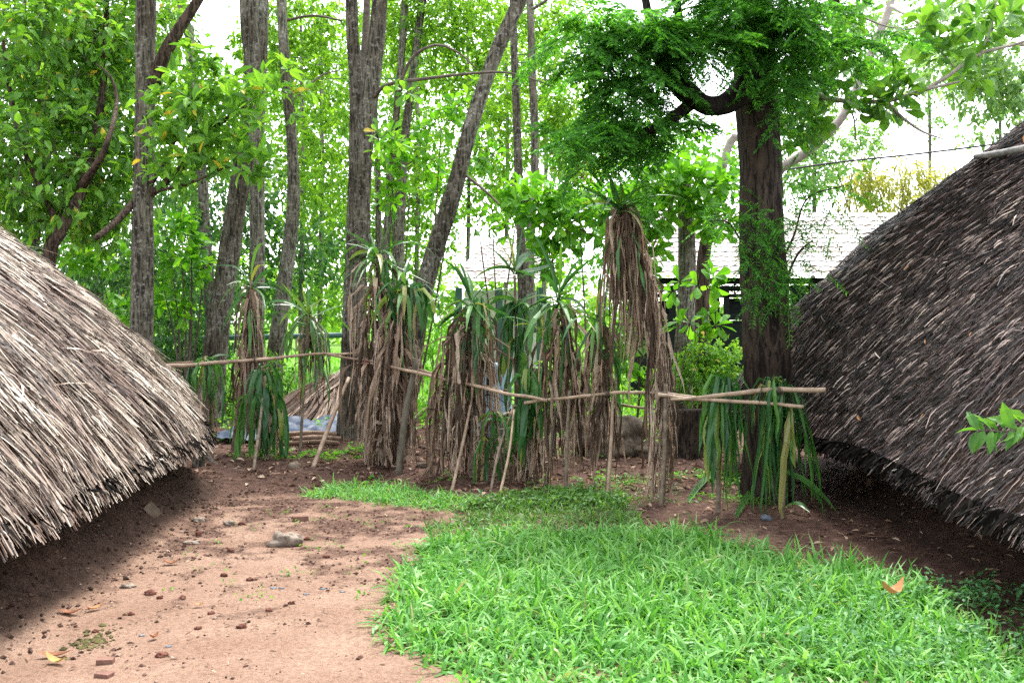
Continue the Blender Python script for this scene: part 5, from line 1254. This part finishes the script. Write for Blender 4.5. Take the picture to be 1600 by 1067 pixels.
M['bank_clod'] = island_mat('bank_clod', [(0, (.026, .016, .012)), (.7, (.075, .048, .036)), (1, (.13, .085, .064))], .95, .05)
M['crumb'] = island_mat('crumb', [(0, (.035, .02, .015)), (.6, (.09, .05, .038)), (.9, (.19, .12, .09)), (1, (.3, .22, .17))], .95, .05)
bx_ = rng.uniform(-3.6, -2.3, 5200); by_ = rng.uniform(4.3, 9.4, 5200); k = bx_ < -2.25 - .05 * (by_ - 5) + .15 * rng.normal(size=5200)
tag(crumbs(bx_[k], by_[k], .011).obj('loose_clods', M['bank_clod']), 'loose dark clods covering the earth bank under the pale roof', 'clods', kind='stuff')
tag(crumbs(x, y, .0075).obj('gravel', M['crumb']), 'crumbs of dark earth and gravel strewn over the path', 'gravel', kind='stuff')

def stone(px, py, wpx, mat, label, group=None, flat=.55, name='stone', seed=1):
    gx_, gy_ = gxy(px, py); r = wpx * .36 * gy_ / F
    lump(name, label, 'stone', (gx_, gy_, float(hgt(gx_, gy_)) + r * flat * .45), (r, r * .8, r * flat), mat, seed, group, .45, (18, 12))
stone(445, 848, 70, M['stone'], 'largest grey-brown stone in the middle of the path', seed=4)
stone(253, 1030, 26, M['laterite'], 'reddish stone at the bottom of the path beside the brick', seed=5)
stone(235, 928, 24, M['laterite'], 'dark red stone on the path left of the green moss', seed=6)
stone(378, 985, 22, M['laterite'], 'red stone alone on clean sand right of the other path stones', seed=7)
stone(312, 815, 30, M['stone'], 'grey stone at the far foot of the earth bank', flat=.4, seed=8)
stone(358, 818, 24, M['stone'], 'small grey stone with two dark edges far up the path', seed=10)
stone(377, 818, 15, M['laterite'], 'tiny red stone touching the small grey stone up the path', seed=11)
stone(310, 835, 12, M['laterite'], 'upright red pebble below the far end of the earth bank', flat=1.2, seed=12)
stone(300, 845, 34, M['stone'], 'long flat greenish stone by the far end of the earth bank', flat=.22, seed=13)
stone(200, 918, 34, M['stone'], 'pale stone on the path beside the dark red stone', flat=.3, seed=14)
stone(660, 735, 26, M['rock'], 'mossy dark stone at the foot of the thick grey stake', seed=15)
stone(1197, 812, 26, M['slate'], 'blue-grey stone in front of the black tree trunk', seed=16)
for k, (px, py) in enumerate([(222, 992), (263, 1013), (427, 918), (478, 928), (505, 918), (440, 918), (535, 923)]):
    stone(px, py, 13, M['slate'], 'small flat blue-grey chip of stone on the sandy path', 'blue-grey chips on the path', .3, 'stone_chip', 20 + k)
for k, (px, py) in enumerate([(150, 985), (285, 935), (330, 960), (250, 935), (350, 900), (310, 985), (205, 960), (420, 960), (455, 945), (390, 905), (480, 840), (510, 870), (360, 860)]):
    stone(px, py, 15, M['laterite'], 'small dark red earth clod on the sandy path', 'red clods on the path', .6, 'clod', 40 + k)
M['moss'] = island_mat('moss', [(0, (.05, .045, .022)), (.6, (.10, .09, .04)), (1, (.16, .15, .06))], .95, .05)
mx_, my_ = gxy(148, 998); mk_ = rng.normal(size=(260, 2)) * A((.055, .10))
tag(crumbs(mx_ + mk_[:, 0], my_ + mk_[:, 1], .011).obj('moss_patch', M['moss']), 'low crumbly patch of olive moss on the path near the bank', 'moss', kind='stuff')
def slab(px, py, size, mat, label, cat, name, rot, tilt=0.0):
    gx_, gy_ = gxy(px, py); z = float(hgt(gx_, gy_))
    V = A([(sx * size[0] * (1 + .08 * random.uniform(-1, 1)), sy * size[1] * (1 + .15 * random.uniform(-1, 1)), (sz + .85) * size[2]) for sz in (-1, 1) for sx, sy in ((-1, -1), (1, -1), (1, 1), (-1, 1))]) * .5
    c_, s_ = math.cos(tilt), math.sin(tilt); V = np.stack([V[:, 0] * c_ - V[:, 2] * s_, V[:, 1], V[:, 0] * s_ + V[:, 2] * c_], 1)
    c_, s_ = math.cos(rot), math.sin(rot); V = np.stack([V[:, 0] * c_ - V[:, 1] * s_, V[:, 0] * s_ + V[:, 1] * c_, V[:, 2]], 1) + A((gx_, gy_, z))
    g = Geo(); g.raw(V, [(0, 3, 2, 1), (4, 5, 6, 7), (0, 1, 5, 4), (1, 2, 6, 5), (2, 3, 7, 6), (3, 0, 4, 7)])
    o = tag(g.obj(name, mat), label, cat)
    b = o.modifiers.new('bevel', 'BEVEL'); b.width = min(size) * .12; b.segments = 2
slab(165, 1040, (.075, .05, .026), M['brick'], 'broken orange brick piece lying on the sand at bottom left', 'brick', 'brick', .1)
slab(163, 1064, (.07, .05, .02), M['brick'], 'brick fragment at the very bottom edge of the path', 'brick', 'brick', -.3)
slab(232, 832, (.12, .02, .08), M['rock'], 'broken grey roof tile stuck in the far earth bank', 'roof tile', 'roof_tile', .5, -.9)
slab(470, 812, (.12, .05, .04), M['brick'], 'reddish brick sliver far up the path near the grass tongue', 'brick', 'brick', .2)

def dead(px, py, L, w, mat, label, rot, curl=.6, z=.012, group=None):
    gx_, gy_ = gxy(px, py); g = Geo()
    t_ = np.linspace(0, 1, 8); d = A((math.cos(rot), math.sin(rot), 0)); s = A((-d[1], d[0], 0))
    P = A((gx_, gy_, float(hgt(gx_, gy_)) + z)) + d * ((t_ - .5) * L)[:, None] + A((0, 0, 1.)) * (curl * L * (2 * np.abs(t_ - .5)) ** 2 * .5)[:, None]
    prof = A([.08, .55, .9, 1, .95, .7, .4, .03]) * w * .5
    g.strips(P[None], (s * prof[:, None])[None] + (A((0, 0, 1.)) * prof[:, None] * .0)[None], (A((0, 0, -1.)) * prof[:, None] * .5)[None])
    tag(g.obj('fallen_leaf', mat, None, True), label, 'leaf', group)
dead(85, 1026, .16, .05, M['dead_leaf'], 'brown curled leaf at the lower left above the yellow leaf', .1, .2, .02)
dead(88, 1040, .13, .045, M['yellow_leaf'], 'yellow curled leaf on the sand at lower left', -.4, .5, .02)
dead(268, 882, .12, .05, M['dead_leaf'], 'red-brown leaf on the path below the earth bank', .3, .5, .02)
dead(110, 960, .13, .05, M['dead_leaf'], 'dark red leaf at the foot of the near earth bank', .2, .3, .02)
dead(147, 953, .10, .04, M['orange_leaf'], 'orange-brown leaf beside the dark red leaf at the bank', .8, .4, .02)
dead(241, 1000, .06, .04, M['dead_leaf'], 'small brown leaf standing on edge beside a twig', 1.2, .5, .02)
dead(310, 948, .06, .03, M['orange_leaf'], 'small tan leaf under the tiny green seedling on the path', .2, .4, .02)
dead(1396, 960, .17, .085, M['orange_leaf'], 'large curled brown and yellow leaf resting on the grass', .55, .75, .15)
dead(1360, 838, .2, .03, M['litter'], 'long pale dry leaf on bare soil below the dark roof', -.3, .1, .02)
for k, (a_, b_, L) in enumerate([((1225, 735), (1310, 808), .5), ((1240, 742), (1290, 805), .5), ((1225, 798), (1265, 806), .3), ((1150, 812), (1190, 765), .5), ((1075, 788), (1125, 740), .45)]):
    P = [A((*gxy(*b_), .03)), None]; q = at(*a_, 8.0) if a_[1] < 780 else A((*gxy(*a_), .03))
    t_ = np.linspace(0, 1, 9)[:, None]; Pm = P[0] * (1 - t_) + q * t_ + A((0, 0, 1.)) * (.06 * np.sin(t_ * np.pi))
    prof = A([.05, .5, .8, 1, 1, 1, .9, .8, .6]) * .028
    s = norm(np.cross(q - P[0], A((.3, -.8, .6))))
    g = Geo(); g.strips(Pm[None], (s * prof[:, None])[None], (A((0, .3, -.6)) * prof[:, None])[None])
    tag(g.obj('fallen_strap_leaf', M['strap_pale'], None, True), 'long green strap leaf trailing on the soil by the black tree', 'leaf', 'fallen strap leaves by the black tree')

# leafy sprig entering at the right edge, rooted just outside the picture
b0 = A((2.75, 4.3, float(hgt(2.75, 4.3)))); t = thing('leafy_sapling', 'bright leafy sprig poking in at the right edge before the dark roof', 'sapling', b0)
tip = at(1528, 672, 4.2); S = catmull([b0, b0 + A((.05, 0, .6)), at(1640, 650, 4.25), at(1590, 672, 4.2), tip], 24)
g = Geo(); g.tube(S, [.012, .008, .004, .002], 6, 24); g.obj('stem', M['twig'], t, True)
g = Geo(); B, D = [], []
for i, k in enumerate(range(15, 24)):
    for sg in (-1, 1):
        B.append(S[k]); D.append(norm(S[23] - S[20]) * .5 + A((0, sg * .5, sg * .55)) + rng.normal(size=3) * .15)
B.append(S[23]); D.append(S[23] - S[20])
L_ = .09 + .05 * rng.random(len(B)); put_leaves(g, A(B), A(D), L_, L_ * .42, LEAF8, .6); g.obj('foliage', M['leaf_terminal'], t)
